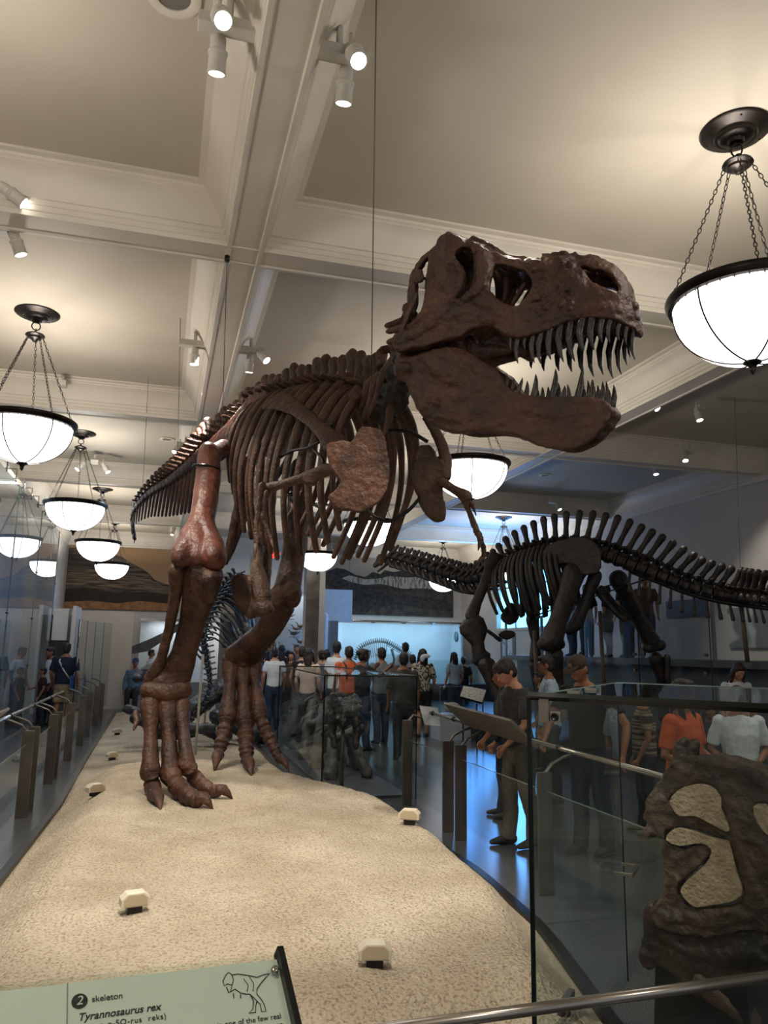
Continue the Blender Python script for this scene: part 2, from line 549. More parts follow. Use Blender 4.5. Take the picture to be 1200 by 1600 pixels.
mural('landscape_mural', 'grey badlands mural high on the far wall, right of the stone column', 5.45, 10.25, 2.82, 4.85,
      [ridge([(0, .72), (.08, .8), (.15, .78), (.22, .7), (.3, .66), (.36, .76), (.42, .72), (.45, .8), (.52, .77), (.62, .82), (.72, .78), (.85, .8), (1, .7)], .4),
       [(.12, .62), (.18, .68), (.3, .62), (.4, .64), (.5, .7), (.62, .68), (.8, .72), (1, .66), (1, .46), (.8, .5), (.6, .48), (.42, .55), (.3, .52), (.2, .56)],
       ridge([(0, .56), (.2, .55), (.35, .5), (.5, .45), (.7, .5), (1, .47)]),
       [(.5, .42), (.7, .36), (.95, .3), (1, .1), (.8, .12), (.55, .2), (.35, .1), (.3, .0), (.6, 0), (1, 0), (1, .42)]],
      [g_sky, g_hil, g_lit, g_hil, g_mid])

# ------------------------------------------------------------------ pendants
BOWL = emit('lit_milk_glass', (1.0, .975, .94), 3.2)
def make_pendant():
    """origin on the ceiling plane"""
    t = thing('pendant_lamp', 'x', 'pendant lamp', (0, 0, 0), local=True)
    c = MB().lathe([(0, 0), (.235, 0), (.24, -.012), (.225, -.025), (.18, -.03), (.165, -.045), (.15, -.047), (.14, -.06), (.12, -.062), (.105, -.078), (.06, -.085), (.05, -.11), (.02, -.12), (0, -.12)], (0, 0, 0), 32)
    for k in range(6):
        a = k*math.pi/3; c.ell((.205*math.cos(a), .205*math.sin(a), -.03), (.008, .008, .005), nu=6, nv=4)
    c.build('canopy', BRONZE, t, sharp=40)
    h = MB().torus((0, 0, -.16), .045, .007, (0, 1, .4), 20, 6)
    h.torus((0, 0, -.225), .03, .006, (1, .3, 0), 16, 6)
    h.build('hanging_ring', BRONZE, t)
    MB().lathe([(0, -.235), (.05, -.24), (.1, -.262), (.105, -.275), (.09, -.285), (.075, -.29), (.07, -.305), (.04, -.315), (.02, -.345), (0, -.35)], (0, 0, 0), 24).build('hub', BRONZE, t, sharp=40)
    for k in range(5):
        for j in (0,):
            a = k*2*math.pi/5+.35
            p0 = V((.085*math.cos(a), .085*math.sin(a), -.285)); p1 = V((.5*math.cos(a), .5*math.sin(a), -1.26))
            ch = MB(); nl = 26; d = (p1-p0)/nl
            dn = d.normalized(); sd = dn.cross(V((0, 0, 1))).normalized(); up = sd.cross(dn)
            for i in range(nl):
                c_ = p0+d*(i+.5); ax = sd if i % 2 else up
                other = up if i % 2 else sd
                pts = []
                for q in range(9):
                    b = 2*math.pi*q/8
                    pts.append(c_+dn*(math.cos(b)*d.length*.62)+other*(math.sin(b)*.011))
                ch.tube(pts, .0035, 5, cap=False)
            ch.build('chain', BRONZE, t)
    rim = MB().lathe([(.475, -1.265), (.53, -1.265), (.535, -1.28), (.53, -1.3), (.515, -1.33), (.49, -1.335), (.478, -1.3), (.475, -1.265)], (0, 0, 0), 48)
    for k in range(36):
        a = 2*math.pi*k/36; rim.ell((.497*math.cos(a), .497*math.sin(a), -1.342), .006, nu=6, nv=4)
    rim.build('rim', BRONZE, t, sharp=40)
    prof = [(.485*math.cos(a), -1.33-.42*math.sin(a)) for a in [i*math.pi/2/12 for i in range(13)]]
    prof[-1] = (.001, prof[-1][1])
    MB().lathe(prof, (0, 0, 0), 48).build('glass_bowl', BOWL, t)
    for k in range(6):
        a0 = k*math.pi/3+.2
        pts = [V((r_*1.008*math.cos(a0), r_*1.008*math.sin(a0), z_-.003)) for r_, z_ in prof]
        MB().tube(pts, .006, 5).build('rib_strap', BRONZE, t)
    MB().lathe([(0, -1.73), (.055, -1.74), (.06, -1.755), (.04, -1.765), (.025, -1.78), (.018, -1.8), (.022, -1.81), (0, -1.84)], (0, 0, 0), 16).build('finial', BRONZE, t)
    return t
PN = {(-1.57, 3.8): 'left row pendant overhead beside the camera, outside the view', (-1.57, 8.95): 'left row pendant nearest the camera, cut by the left frame edge',
      (-1.56, 14.1): 'second pendant of the left row, over the walkway',
      (-1.55, 19.2): 'third pendant of the left row, before the brown butte mural',
      (-1.53, 24.3): 'farthest and smallest pendant of the left row',
      (3.72, 4.05): 'large nearest pendant at the right frame edge beside the tyrannosaur snout',
      (3.75, 9.1): 'pendant hanging behind the small left arm of the tyrannosaur',
      (3.73, 14.1): 'pendant seen between the ribs below the round shoulder bone',
      (3.76, 19.3): 'pendant between the tyrannosaur left thigh and its chest, above the column',
      (8.98, 19.35): 'pendant above the sauropod shoulders, bowl hidden by its ribs',
      (9.03, 24.3): 'pendant low behind the sauropod neck, before the grey mural'}
pt = make_pendant()
for i, ((x, y), lb) in enumerate(PN.items()):
    o = pt if i == 0 else copy_tree(pt)
    o.location = (x, y, CZ)
    tag(o, 'white glass bowl ' + lb, 'pendant lamp', 'bowl pendants under the ceiling')
    l = bpy.data.lights.new('pendant_bulb', 'POINT'); l.energy = 42; l.color = (1, .92, .82); l.shadow_soft_size = .09
    lo = bpy.data.objects.new('pendant_bulb', l); col.objects.link(lo); lo.parent = o; lo.location = (0, 0, -1.40)
for y in (-1.2,):   # pendants behind the photographer keep lighting the room
    for x in (-1.55, 3.75):
        l = bpy.data.lights.new('pendant_bulb', 'POINT'); l.energy = 90; l.color = (1, .92, .82); l.shadow_soft_size = .3
        lo = bpy.data.objects.new('pendant_bulb', l); col.objects.link(lo); lo.location = (x, y, 4.1)

# ------------------------------------------------------------------ ceiling spot fixtures
FIXW = mat('white_lamp_housing', '#cfcac0', '#c2bdb2', 5, rough=.5)
LENS = emit('lit_spot_lens', (1, .95, .85), 9)
def head(t, p, d, s=1.0):
    d = V(d).normalized(); p = V(p)
    b = MB()
    b.lathe([(0, -.02), (.035, -.02), (.042, 0), (.042, .06), (.056, .07), (.056, .085), (.05, .09), (.05, .17), (.053, .175), (.053, .19), (.046, .19)], (0, 0, 0), 20, d)
    b.xform(lambda v: p+v*s)
    h = b.build('lamp_head', FIXW, t, sharp=35)
    MB().lathe([(.046, .186), (.0, .184)], (0, 0, 0), 20, d).xform(lambda v: p+v*s).build('lens', LENS, h)
    y = MB()
    y.tube([p-d*.02*s+V((0, 0, .09)), p-d*.02*s], .012, 8); y.build('yoke', FIXW, t)
def fixture(p, size, heads, label):
    """p = centre of the track box"""
    p = V(p)
    t = thing('ceiling_spotlight', label, 'spotlight', p, group=None)
    MB().bb(p-V((size[0]/2, size[1]/2, .035)), p+V((size[0]/2, size[1]/2, .035))).build('track_box', FIXW, t, smooth=False, bevel=.004)
    s = MB().tube([p+V((0, 0, .03)), V((p.x, p.y, 5.2))], .02, 8); s.build('stem', FIXW, t)
    for off, d in heads: head(t, p+V(off), d)
    return t
dn = (0, -.25, -1)
fixture(at(358, 42, z=5.02), (.34, .09, .07), [((-.06, -.08, 0), (.1, -.6, -.75)), ((-.05, .06, -.04), (0, .3, -1))], 'twin spotlight on a track stub left of the lengthwise beam, at the top edge')
fixture(at(530, 84, z=5.02), (.34, .09, .07), [((.06, -.06, 0), (.1, -.5, -.8)), ((.06, .07, -.04), (0, .3, -1))], 'twin spotlight on a track stub right of the lengthwise beam')
fixture(at(-14, 285, z=5.08), (.12, .09, .07), [((.08, 0, -.02), (.8, .1, -.5))], 'single spotlight cut by the left frame edge, upper of two')
fixture(at(3, 358, z=4.95), (.1, .1, .07), [((.09, 0, -.02), (.4, .1, -1))], 'single spotlight under the left beam, below the one at the frame edge')
fixture(at(305, 538, z=5.05), (.36, .1, .07), [((0, .02, -.05), (0, 0, -1))], 'spotlight pointing straight down left of the beam above the thigh')
fixture(at(392, 548, z=5.05), (.34, .1, .07), [((.08, -.02, .0), (.5, -.4, -.7)), ((0, .06, -.05), (0, .2, -1))], 'twin spotlight right of the beam above the hip')
fixture(at(98, 600, z=5.1), (.1, .16, .07), [], 'blank white track box on the left cross beam beside the chain')
fixture(at(290, 695, z=5.05), (.3, .1, .07), [((-.1, -.02, -.02), (-.4, -.4, -.8))], 'spotlight just above the top of the right thigh bone')
fixture(at(148, 722, z=5.05), (.14, .14, .07), [((-.2, 0, -.03), (-.5, -.3, -.8)), ((.16, 0, -.03), (.5, -.2, -.8))], 'pair of small spotlights between the left row chains')
fixture(at(1004, 628, z=5.05), (.3, .1, .07), [((.06, -.05, .0), (.3, -.6, -.7))], 'spotlight on the right beam below the big pendant')
fixture(at(1078, 706, z=5.05), (.12, .1, .07), [((-.12, 0, -.02), (-.2, -.4, -.9))], 'spotlight on the right aisle cross beam')
fixture(at(1094, 637, z=5.12), (.1, .1, .07), [((-.06, 0, -.03), (0, -.3, -1))], 'spotlight in the grey right aisle coffer under the pendant')
fixture(at(1030, 726, z=5.12), (.1, .1, .07), [((-.1, 0, -.03), (-.1, -.3, -1))], 'tiny spotlight in the second right aisle coffer')
fixture(at(862, 784, z=5.05), (.14, .1, .07), [((.12, 0, -.03), (.2, -.5, -.9))], 'small spotlight over the sauropod back')
fixture(at(272, 826, z=5.08), (.12, .1, .07), [((0, 0, -.03), (-.3, -.4, -1))], 'small spotlight near the drooping tail tip')
fixture(at(492, 812, z=5.08), (.14, .1, .07), [((-.12, 0, -.03), (-.5, -.4, -1)), ((.12, 0, -.03), (.5, -.4, -1))], 'pair of far spotlights beside the pendant over the column')

def disc(px, py, r_, label, ring=True):
    p = at(px, py, z=CZ-.005)
    t = thing('ceiling_vent', label, 'vent', p)
    MB().lathe([(r_*.62, 0), (r_*.62, -.012), (r_*.8, -.02), (r_, -.012), (r_, .004)], p, 32).build('trim_ring', PAINT, t, sharp=40)
    MB().lathe([(r_*.63, -.004), (0, -.004)], p, 32).build('grille', mat('grey_grille', '#77726a', '#605b54', 300, rough=.7), t)
disc(272, -6, .155, 'round speaker grille in the ceiling at the top left edge')
disc(261, 686, .13, 'round white ceiling vent left of the beam above the tail')
disc(260, 659, .07, 'small round smoke detector left of the beam above the tail')
disc(852, 742, .13, 'round ceiling vent behind the lower jaw side of the hall')

# ------------------------------------------------------------------ suspension wires
def wire(p0, p1, label, r_=.0035):
    return tag(MB().tube([p0, p1], r_, 6).build('suspension_wire', WIRE), label, 'wire', None)
# ================================================================== THE TYRANNOSAUR
UP = V((0, 0, 1))
rex = thing('tyrannosaurus_skeleton', 'huge brown mounted tyrannosaur skeleton striding on the sandy mound, jaws open', 'dinosaur skeleton', (.7, 8.0, .3))

# ---- skull frame: vertical plane through the right side of the head
Pb = V((1.2, 4.15, 0)); Pf = V((2.25, 3.40, 0))
hr = (Pf-Pb).normalized(); nn = V((-hr.y, hr.x, 0))        # nn points away from the camera
Cb = Pb+nn*.27; Cf = Pf+nn*.14
hs = (Cf-Cb).normalized(); ns = V((-hs.y, hs.x, 0))
def st(zx, zy):
    """trace point of the head view -> (along, height) on the right-side plane"""
    d = ray(580+zx/2.727, 330+zy/2.727)
    o = V((0, 0, CAM_H))
    t = (Pb-o).dot(nn)/d.dot(nn)
    p = o+d*t
    return ((p-Pb).dot(hr), p.z)
def W3(s_, t_, w_): return V((Pb.x, Pb.y, 0))+hr*s_+UP*t_-nn*w_
def mir(p, rl=.08):
    d = (p-Cb).dot(ns)
    return p-2*d*ns+UP*(-2*d*rl)
def bumpy(vs, amp=.004, sc_=14, amp2=.002, sc2=45):
    out = []
    for v in vs:
        a = noise.noise(v*sc_)*amp+noise.noise(v*sc2)*amp2
        b = noise.noise(v*sc_+V((31, 7, 3)))*amp+noise.noise(v*sc2+V((5, 9, 2)))*amp2
        c = noise.noise(v*sc_+V((11, 47, 13)))*amp+noise.noise(v*sc2+V((15, 3, 22)))*amp2
        out.append(v+V((a, b, c)))
    return out

CR_OUT = [(250,98),(285,72),(345,66),(380,82),(405,100),(430,96),(460,112),(510,140),(560,165),(640,182),(700,172),(760,178),(820,180),(870,184),(920,179),(970,189),(1030,216),(1075,256),(1105,296),(1118,360),(1126,420),(1150,462),(1143,492),(1118,480),(1060,466),(1000,457),(940,452),(880,460),(830,475),(780,495),(730,515),(680,530),(630,538),(585,532),(548,512),(528,488),(480,490),(440,496),(405,515),(380,540),(300,552),(230,577),(180,585),(130,602),(98,572),(108,532),(125,498),(160,420),(150,360),(145,300),(160,230),(190,180),(222,120)]
CR_H = [
 [(352,185),(385,150),(420,150),(441,180),(445,250),(440,320),(405,368),(370,385),(352,372),(385,335),(398,270),(372,225),(356,205)],
 [(523,232),(560,226),(640,246),(683,278),(692,312),(680,352),(655,388),(630,418),(590,412),(545,392),(512,362),(500,345),(508,290)],
 [(178,236),(205,190),(236,158),(238,200),(232,255),(226,285),(232,330),(222,400),(196,450),(150,492),(132,484),(160,430),(182,370),(176,330),(172,290)],
 [(700,335),(718,303),(737,296),(727,322),(708,345)],
 [(880,226),(930,240),(990,250),(1040,277),(1060,312),(1056,346),(1020,350),(960,326),(915,288),(888,252)],
]
def sl(L, n_=2): return [st(x, y) for x, y in smooth_loop(L, n_)]
cr_loops = [sl(CR_OUT)]+[sl(h) for h in CR_H]
top_s = [st(x, y) for x, y in CR_OUT[:20]]
TS = [p[0] for p in top_s]; TT = [p[1] for p in top_s]
S_END = st(1140, 440)[0]
def bend(v, jaw=False):
    s_, t_, w_ = v
    if not jaw:
        u_ = max(0, min(1, (t_-(interp(TS, TT, s_)-.15))/.15))
        k = .11 if s_ < .9 else .05
        w_ -= k*u_*u_
        if s_ < .35: w_ -= .06*(1-s_/.35)*max(0, (t_-3.35))/.2
    q = max(0, min(1.2, (s_-(S_END-.17))/.17))
    w_ -= .11*q*q
    return V((s_, t_, w_))
def S3(zx, zy, w_=0):
    a = st(zx, zy); return V((a[0], a[1], w_))

sv, sf_ = slab(cr_loops, .062, .026)
loc = MB().add(sv, sf_)
# raised bones: postorbital plate, lacrimal bar, jugal, quadratojugal, rims, rugose snout
def rel(pts, rads, w_=.02, fl=.6): loc.tube([S3(x, y, w_) for x, y in pts], [(r_, r_*fl) for r_ in rads], 10, up=(0, 0, 1), rnd=True)
rel([(300, 90), (345, 110), (300, 140)], [.055, .06, .05], .03)
rel([(420, 100), (470, 130), (560, 180), (650, 195)], [.04, .045, .04, .035], .03)
rel([(290, 180), (300, 250), (320, 310), (345, 345)], [.075, .085, .09, .04], .025, .4)
rel([(480, 170), (482, 260), (470, 330), (410, 388)], [.045, .045, .04, .03], .035, .8)
rel([(265, 300), (270, 380), (300, 430), (400, 440), (500, 450), (570, 480)], [.05, .05, .06, .065, .055, .035], .02, .5)
rel([(110, 560), (180, 530), (260, 470)], [.03, .045, .06], .03, .6)
rel([(195, 260), (205, 290)], [.035, .03], .05)
rel([(120, 545), (165, 420), (198, 345)], [.015, .022, .012], .05)
rel([(700, 240), (790, 250), (860, 300), (900, 380)], [.05, .075, .085, .06], .012, .45)
rel([(620, 500), (720, 480), (850, 430), (980, 420), (1100, 420)], [.035, .045, .05, .05, .045], .015, .5)
rel([(870, 200), (960, 205), (1050, 260), (1090, 330)], [.025, .025, .025, .03], .015, .7)
rel([(885, 260), (940, 330), (1020, 365)], [.02, .022, .02], .015, .7)
rr = random.Random(3)
for k in range(110):
    x = rr.uniform(690, 870); y = rr.uniform(185, 430)
    if (x-715)**2/900+(y-320)**2/1600 < 1: continue
    r_ = rr.uniform(.006, .017)
    loc.ell(S3(x, y, .04+rr.uniform(-.004, .008)), (r_*1.6, r_, r_*.7), nu=8, nv=5)
for k in range(60):
    x = rr.uniform(560, 900); y = rr.uniform(165, 205)
    r_ = rr.uniform(.006, .014); loc.ell(S3(x, y, .02), r_, nu=7, nv=5)
vs, fs = remeshed(loc, .0085, 3)
def side(vs_, right=True):
    out = [W3(*bend(v)) for v in vs_]
    return out if right else [mir(p) for p in out]
skull = MB()
rv = side(vs)
# foramina along the lip: small pits
pits = [W3(*bend(S3(600+k*42, 515-max(0, (k-1))*7+(k % 3)*5, .045))) for k in range(13)]
pits += [W3(*bend(S3(x, y, .045))) for x, y in ((1000, 300), (915, 315), (1075, 400), (1030, 420), (965, 380), (1090, 440), (880, 400))]
rv2 = []
for v in bumpy(rv, .007, 11, .0055, 34):
    for q in pits:
        d = (v-q).length
        if d < .011: v = v+nn*.012*(1-d/.011)
    rv2.append(v)
skull.add(rv2, fs)
skull.add([mir(p) for p in bumpy(rv, .005, 12, .002, 40)], [tuple(reversed(f)) for f in fs])
E2 = MB()
def cross(zx, zy, r0, r1, w_=-.08, sag=0, arch=.0):
    p = W3(*bend(S3(zx, zy, w_))); q = mir(p); m_ = (p+q)/2+V((0, 0, arch))
    E2.tube([p, (p+m_)/2+V((0, 0, arch*.5)), m_, (q+m_)/2+V((0, 0, arch*.5)), q], [(r0, r1)]*5, 10, up=(0, 0, 1), rnd=True)
for zx, zy, r_ in ((300,112,.06),(340,105,.05),(400,135,.035),(450,150,.045),(500,172,.05),(560,195,.05),(620,205,.045),(680,200,.045),(740,200,.045),(800,200,.045),(860,208,.035),(930,200,.018),(1000,215,.018),(1060,262,.018)):
    cross(zx, zy, r_, r_*.8, -.03, arch=.02)
for zx, zy, r_ in ((1110,380,.035),(1120,430,.035),(1095,340,.025),(1060,440,.03)): cross(zx, zy, r_, r_, -.0)
for zx in range(640, 1080, 60): cross(zx, 450-(0 if zx > 800 else (zx-860)*.12), .045, .012, -.03)      # palate
# braincase and occiput
bc = (W3(.12, 3.42, 0)+mir(W3(.12, 3.42, 0)))/2
E2.ell(bc+hs*.05+V((0, 0, .02)), (.11, .14, .13)); E2.ell(bc+V((0, 0, .12)), (.13, .17, .06)); E2.ell(bc-hs*.05-V((0, 0, .05)), .05)
E2.tube([W3(.1, 3.52, -.06), bc+V((0, 0, .1)), mir(W3(.1, 3.52, -.06))], [.03, .06, .03], 10, rnd=True)
E2.tube([W3(.06, 3.3, -.04), bc-V((0, 0, .03)), mir(W3(.06, 3.3, -.04))], [.035, .06, .035], 10, rnd=True)
for rt in (1, 0):   # pterygoids, quadrates and vomers between the jaws
    for pts, rads in (([(110,560),(150,590),(260,560)], [.03,.03,.02]), ([(400,515),(420,560),(500,560),(570,560)], [.04,.05,.04,.02]), ([(480,520),(540,500),(600,520),(640,560)], [.04,.04,.045,.03]),
                      ([(560,400),(600,330),(640,270)], [.012,.02,.02]), ([(530,380),(560,300),(560,240)], [.01,.02,.02]), ([(430,560),(470,570),(520,560)],[.03,.04,.03])):
        P = [W3(*S3(x, y, -.13)) for x, y in pts]
        if not rt: P = [mir(p) for p in P]
        E2.tube(P, rads, 8, rnd=True)
ev, ef = remeshed(E2, .011, 3)
skull.add(bumpy(ev, .006, 12), ef)
skull_o = tag(skull.build('skull', BONE, rex), None)

# ---- lower jaw
JW = [(100,648),(135,628),(170,622),(215,608),(260,590),(300,584),(345,583),(390,591),(440,625),(490,655),(530,682),(560,722),(600,760),(660,784),(740,792),(830,792),(900,790),(960,800),(1000,815),(1018,838),(1010,872),(970,930),(920,976),(860,1002),(800,1005),(740,995),(690,975),(600,945),(520,932),(440,930),(370,935),(300,920),(240,890),(200,840),(165,780),(145,722),(110,702),(96,675)]
jv, jf = slab([sl(JW)], .06, .026)
loc = MB().add(jv, jf)
rel([(160, 640), (230, 620), (330, 610), (420, 640), (500, 690), (480, 740), (400, 790), (300, 790)], [.03,.04,.045,.05,.05,.04,.04,.03], .018, .5)
rel([(240, 640), (330, 680), (390, 720)], [.06, .09, .06], .02, .4)
rel([(180, 740), (210, 820), (270, 870), (380, 880)], [.03, .045, .05, .04], .02, .5)
rel([(560, 800), (680, 840), (800, 860), (930, 850)], [.05, .07, .075, .06], .012, .35)
rel([(700, 930), (800, 950), (880, 940)], [.05, .06, .05], .012, .4)
rel([(120, 670), (150, 665)], [.035, .035], .03, .9)
rel([(272, 815), (282, 820)], [.022, .022], .04, .7)
vs2, fs2 = remeshed(loc, .0085, 3)
JWI = .035   # the jaw sits inside the cheeks
def jside(v):
    b = bend(v, True); return W3(b.x, b.y, b.z-JWI)
jr = [jside(v) for v in vs2]
# groove between dentary and surangular, nutrient slots
gr_pts = [jside(S3(x, y, .05)) for x, y in [(480+10*k, 725+7*math.sin(k)) for k in range(3)]+[(470-12*k, 745+5.2*k) for k in range(10)]+[(350-12*k, 800-2*k) for k in range(7)]]
slots = [jside(S3(705+17*k, 848-(k-6)**2*.35, .045)) for k in range(15)]
jr2 = []
for v in bumpy(jr, .008, 8, .0045, 30):
    for q in gr_pts:
        d = (v-q).length
        if d < .016: v = v+nn*.010*(1-d/.016)
    for q in slots:
        d = math.hypot((v-q).dot(hr)*2.2, v.z-q.z)
        if d < .014 and (v-q).dot(nn) < .03: v = v+nn*.008*(1-d/.014)
    jr2.append(v)
jaw = MB().add(jr2, fs2)
jaw.add([mir(p, .2) for p in bumpy(jr, .005, 10)], [tuple(reversed(f)) for f in fs2])
E2 = MB()
for zx, zy, r_ in ((1010,850,.04),(985,890,.04),(950,930,.035)):
    p = jside(S3(zx, zy, -.01)); q = mir(p, .2); E2.tube([p, (p+q)/2, q], [r_, r_*.9, r_], 10, rnd=True)
ev, ef = remeshed(E2, .012, 2); jaw.add(ev, ef)
jaw_o = jaw.build('lower_jaw', BONE, rex)

# ---- teeth
def tooth(parent, base, tip, wd, curve):
    b = V(base); t_ = V(tip); d = t_-b
    m1 = b.lerp(t_, .4)+curve*d.length*.09; m2 = b.lerp(t_, .75)+curve*d.length*.07
    MB().tube([b-d.normalized()*.03, b, m1, m2, b.lerp(t_, .93)+curve*d.length*.02, t_], [(wd*.42, wd*.32), (wd*.5, wd*.38), (wd*.44, wd*.33), (wd*.28, wd*.22), (wd*.12, wd*.1), (.0015, .0015)], 10, up=nn).build('tooth', TOOTH, parent)
UT = [(598,542,595,595,18),(627,540,625,648,26),(657,536,655,590,20),(690,530,695,645,28),(724,520,722,650,30),(763,508,765,632,34),(806,492,820,642,36),(850,478,868,640,38),(898,468,905,598,44),(943,462,950,590,42),(988,458,984,560,36),(1022,460,1016,560,30),(1060,468,1054,545,28),(1090,475,1088,560,26),(1118,484,1122,610,24)]
for x0_, y0_, x1_, y1_, wd in UT:
    a = bend(S3(x0_, y0_-8, 0)); b = bend(S3(x1_, y1_, 0))
    w_ = wd/2.727/1200*4.1
    tooth(skull_o, W3(*a), W3(a.x+(b.x-a.x), b.y, a.z-.005), w_, -hr)
LT = [(640,540,640,620,24),(700,530,705,640,28),(770,505,775,650,34),(830,478,850,665,38),(885,462,935,690,40),(930,458,965,700,38),(975,460,1000,690,36),(1020,462,1045,712,36),(1060,468,1082,690,32),(1092,476,1108,640,28),(1112,486,1112,600,22)]
for x0_, y0_, x1_, y1_, wd in LT:
    a = bend(S3(x0_-25, y0_-8, 0)); w_ = wd/2.727/1200*4.0
    L_ = (y1_-y0_)/2.727/1200*3.55
    p = mir(W3(*a)); tooth(skull_o, p, p+V((0, 0, -L_))-hs*.01, w_, -hs)
DT = [(567,732,575,690,18),(592,752,602,700,20),(612,768,640,700,24),(652,782,660,715,26),(683,790,697,685,32),(722,794,725,740,24),(762,796,782,662,36),(805,796,822,735,30),(838,796,832,728,22),(874,796,893,668,40),(906,796,902,742,22),(932,800,940,708,38),(975,808,985,716,34),(1003,822,1012,750,26)]
for x0_, y0_, x1_, y1_, wd in DT:
    a = jside(S3(x0_, y0_+6, 0)); b = jside(S3(x1_, y1_, 0)); b = V((b.x, b.y, b.z))
    w_ = wd/2.727/1200*4.1
    tooth(jaw_o, a, a.lerp(b, 1.0), w_, hr*.6)
for k, (x, L_) in enumerate(((590,.06),(640,.09),(690,.10),(740,.12),(790,.09),(835,.12),(880,.13),(925,.10),(965,.12),(1000,.1))):
    a = mir(jside(S3(x, 800, 0)), .2); tooth(jaw_o, a, a+V((0, 0, L_+.02))+hs*.01, .035, hs*.6)

# ---- backbone
SP = [(210,838,14.0),(207,818,13.7),(209,801,13.35),(222,783,12.8),(242,766,12.2),(270,750,11.4),(302,726,10.5),(337,696,9.6),(372,668,8.9),(405,648,8.2),(440,636,7.6),(480,628,7.0),(520,622,6.45),(558,624,5.95),(590,630,5.5),(610,612,5.12),(624,575,4.82),(636,530,4.62)]
spine = catmull([at(x, y, y=Y) for x, y, Y in SP]+[bc-hs*.1-V((0, 0, .03))], 10)
def arcpos(P):
    L = [0]
    for a, b in zip(P, P[1:]): L.append(L[-1]+(b-a).length)
    return L
def frames(P, n_):
    Q = resample(P, n_); out = []
    for i, p in enumerate(Q):
        f_ = (Q[min(i+1, n_-1)]-Q[max(0, i-1)]).normalized()
        s_ = f_.cross(UP).normalized(); out.append((p, f_, s_, s_.cross(f_)))
    return out
def vertebra(mb, fr, L_, r_, sp_h, sp_l, tw, chev=0, lean=0., tr_up=.2, rug=0, seg=8):
    p, f_, s_, u_ = fr
    mb.tube([p-f_*L_*.48, p-f_*L_*.42, p, p+f_*L_*.42, p+f_*L_*.48], [r_*.85, r_, r_*.72, r_, r_*.85], seg)
    mb.tube([p+u_*r_*.5, p+u_*r_*1.5], [(r_*.55, L_*.36), (r_*.4, L_*.3)], 8, up=f_)
    if sp_h > 0:
        b = p+u_*r_*1.2; t_ = b+u_*sp_h-f_*lean
        mb.tube([b, b.lerp(t_, .45), b.lerp(t_, .85), t_], [(r_*.35, sp_l*.5), (r_*.26, sp_l*.42), (r_*.34, sp_l*.5), (r_*.5, sp_l*.46)], 8, up=f_, rnd=True)
        if rug:
            for k in range(5): mb.ell(t_+f_*sp_l*(random.random()-.5)*.8+s_*(random.random()-.5)*.05+u_*random.uniform(-.05, .01), random.uniform(.02, .035), nu=6, nv=5)
    for q in (1, -1):
        if tw > 0:
            a = p+u_*r_*1.15+s_*q*r_*.4; b = a+s_*q*tw+u_*tw*tr_up-f_*tw*.15
            mb.tube([a, a.lerp(b, .5), b], [(L_*.28, r_*.3), (L_*.2, r_*.22), (L_*.22, r_*.2)], 8, up=u_, rnd=True)
        a = p+u_*r_*1.2+s_*q*r_*.35
        mb.tube([a-f_*L_*.55, a+f_*L_*.1, a+f_*L_*.6+u_*r_*.2], [r_*.16, r_*.24, r_*.2], 6)
    if chev > 0:
        a = p-u_*r_*.9-f_*L_*.4; b = a-u_*chev-f_*chev*.35
        mb.tube([a, a.lerp(b, .5), b], [(r_*.34, r_*.4), (r_*.28, r_*.42), (r_*.2, r_*.5)], 6, up=f_, rnd=True)
N_ALL = 57
FR = frames(spine, N_ALL)
LV = (FR[1][0]-FR[0][0]).length
Lc = arcpos(spine)
def vfrac(px, py, Y):
    q = at(px, py, y=Y); j = min(range(N_ALL), key=lambda i: (FR[i][0]-q).length); return j
i_tailbase = vfrac(*SP[7]); i_hip = vfrac(*SP[9]); i_front = vfrac(*SP[14]);
dors = list(range(i_hip+2, i_front+1))
for i, fr in enumerate(FR):
    mb = MB(); L_ = LV*.98
    a = i/i_tailbase
    rug = 0
    if i < i_tailbase:
        r_ = .03+.1*a; h = .03+.27*a**.75 if a > .12 else .03; ch = .05+.48*min(1, a*1.15)**.85*(1 if a < .85 else .6); tw = .03+.15*a if a > .2 else 0
        vertebra(mb, fr, L_, r_, h, L_*.6, tw, ch, lean=h*.35)
    elif i <= i_front:
        h = .22+.03*math.sin(i*1.7); vertebra(mb, fr, L_, .1, h, L_*.95, .2 if i > i_hip else .12, lean=.03, rug=1)
    else:
        vertebra(mb, fr, L_, .1, .07, L_*.8, .09, lean=-.02, tr_up=-.3, rug=1)
    near = i >= i_tailbase
    mb.build('vertebra', BONE_TAN if near else BONE, rex, remesh=.014 if near else 0, smo=2 if near else 0, disp=.012 if near else 0, dscale=.05)

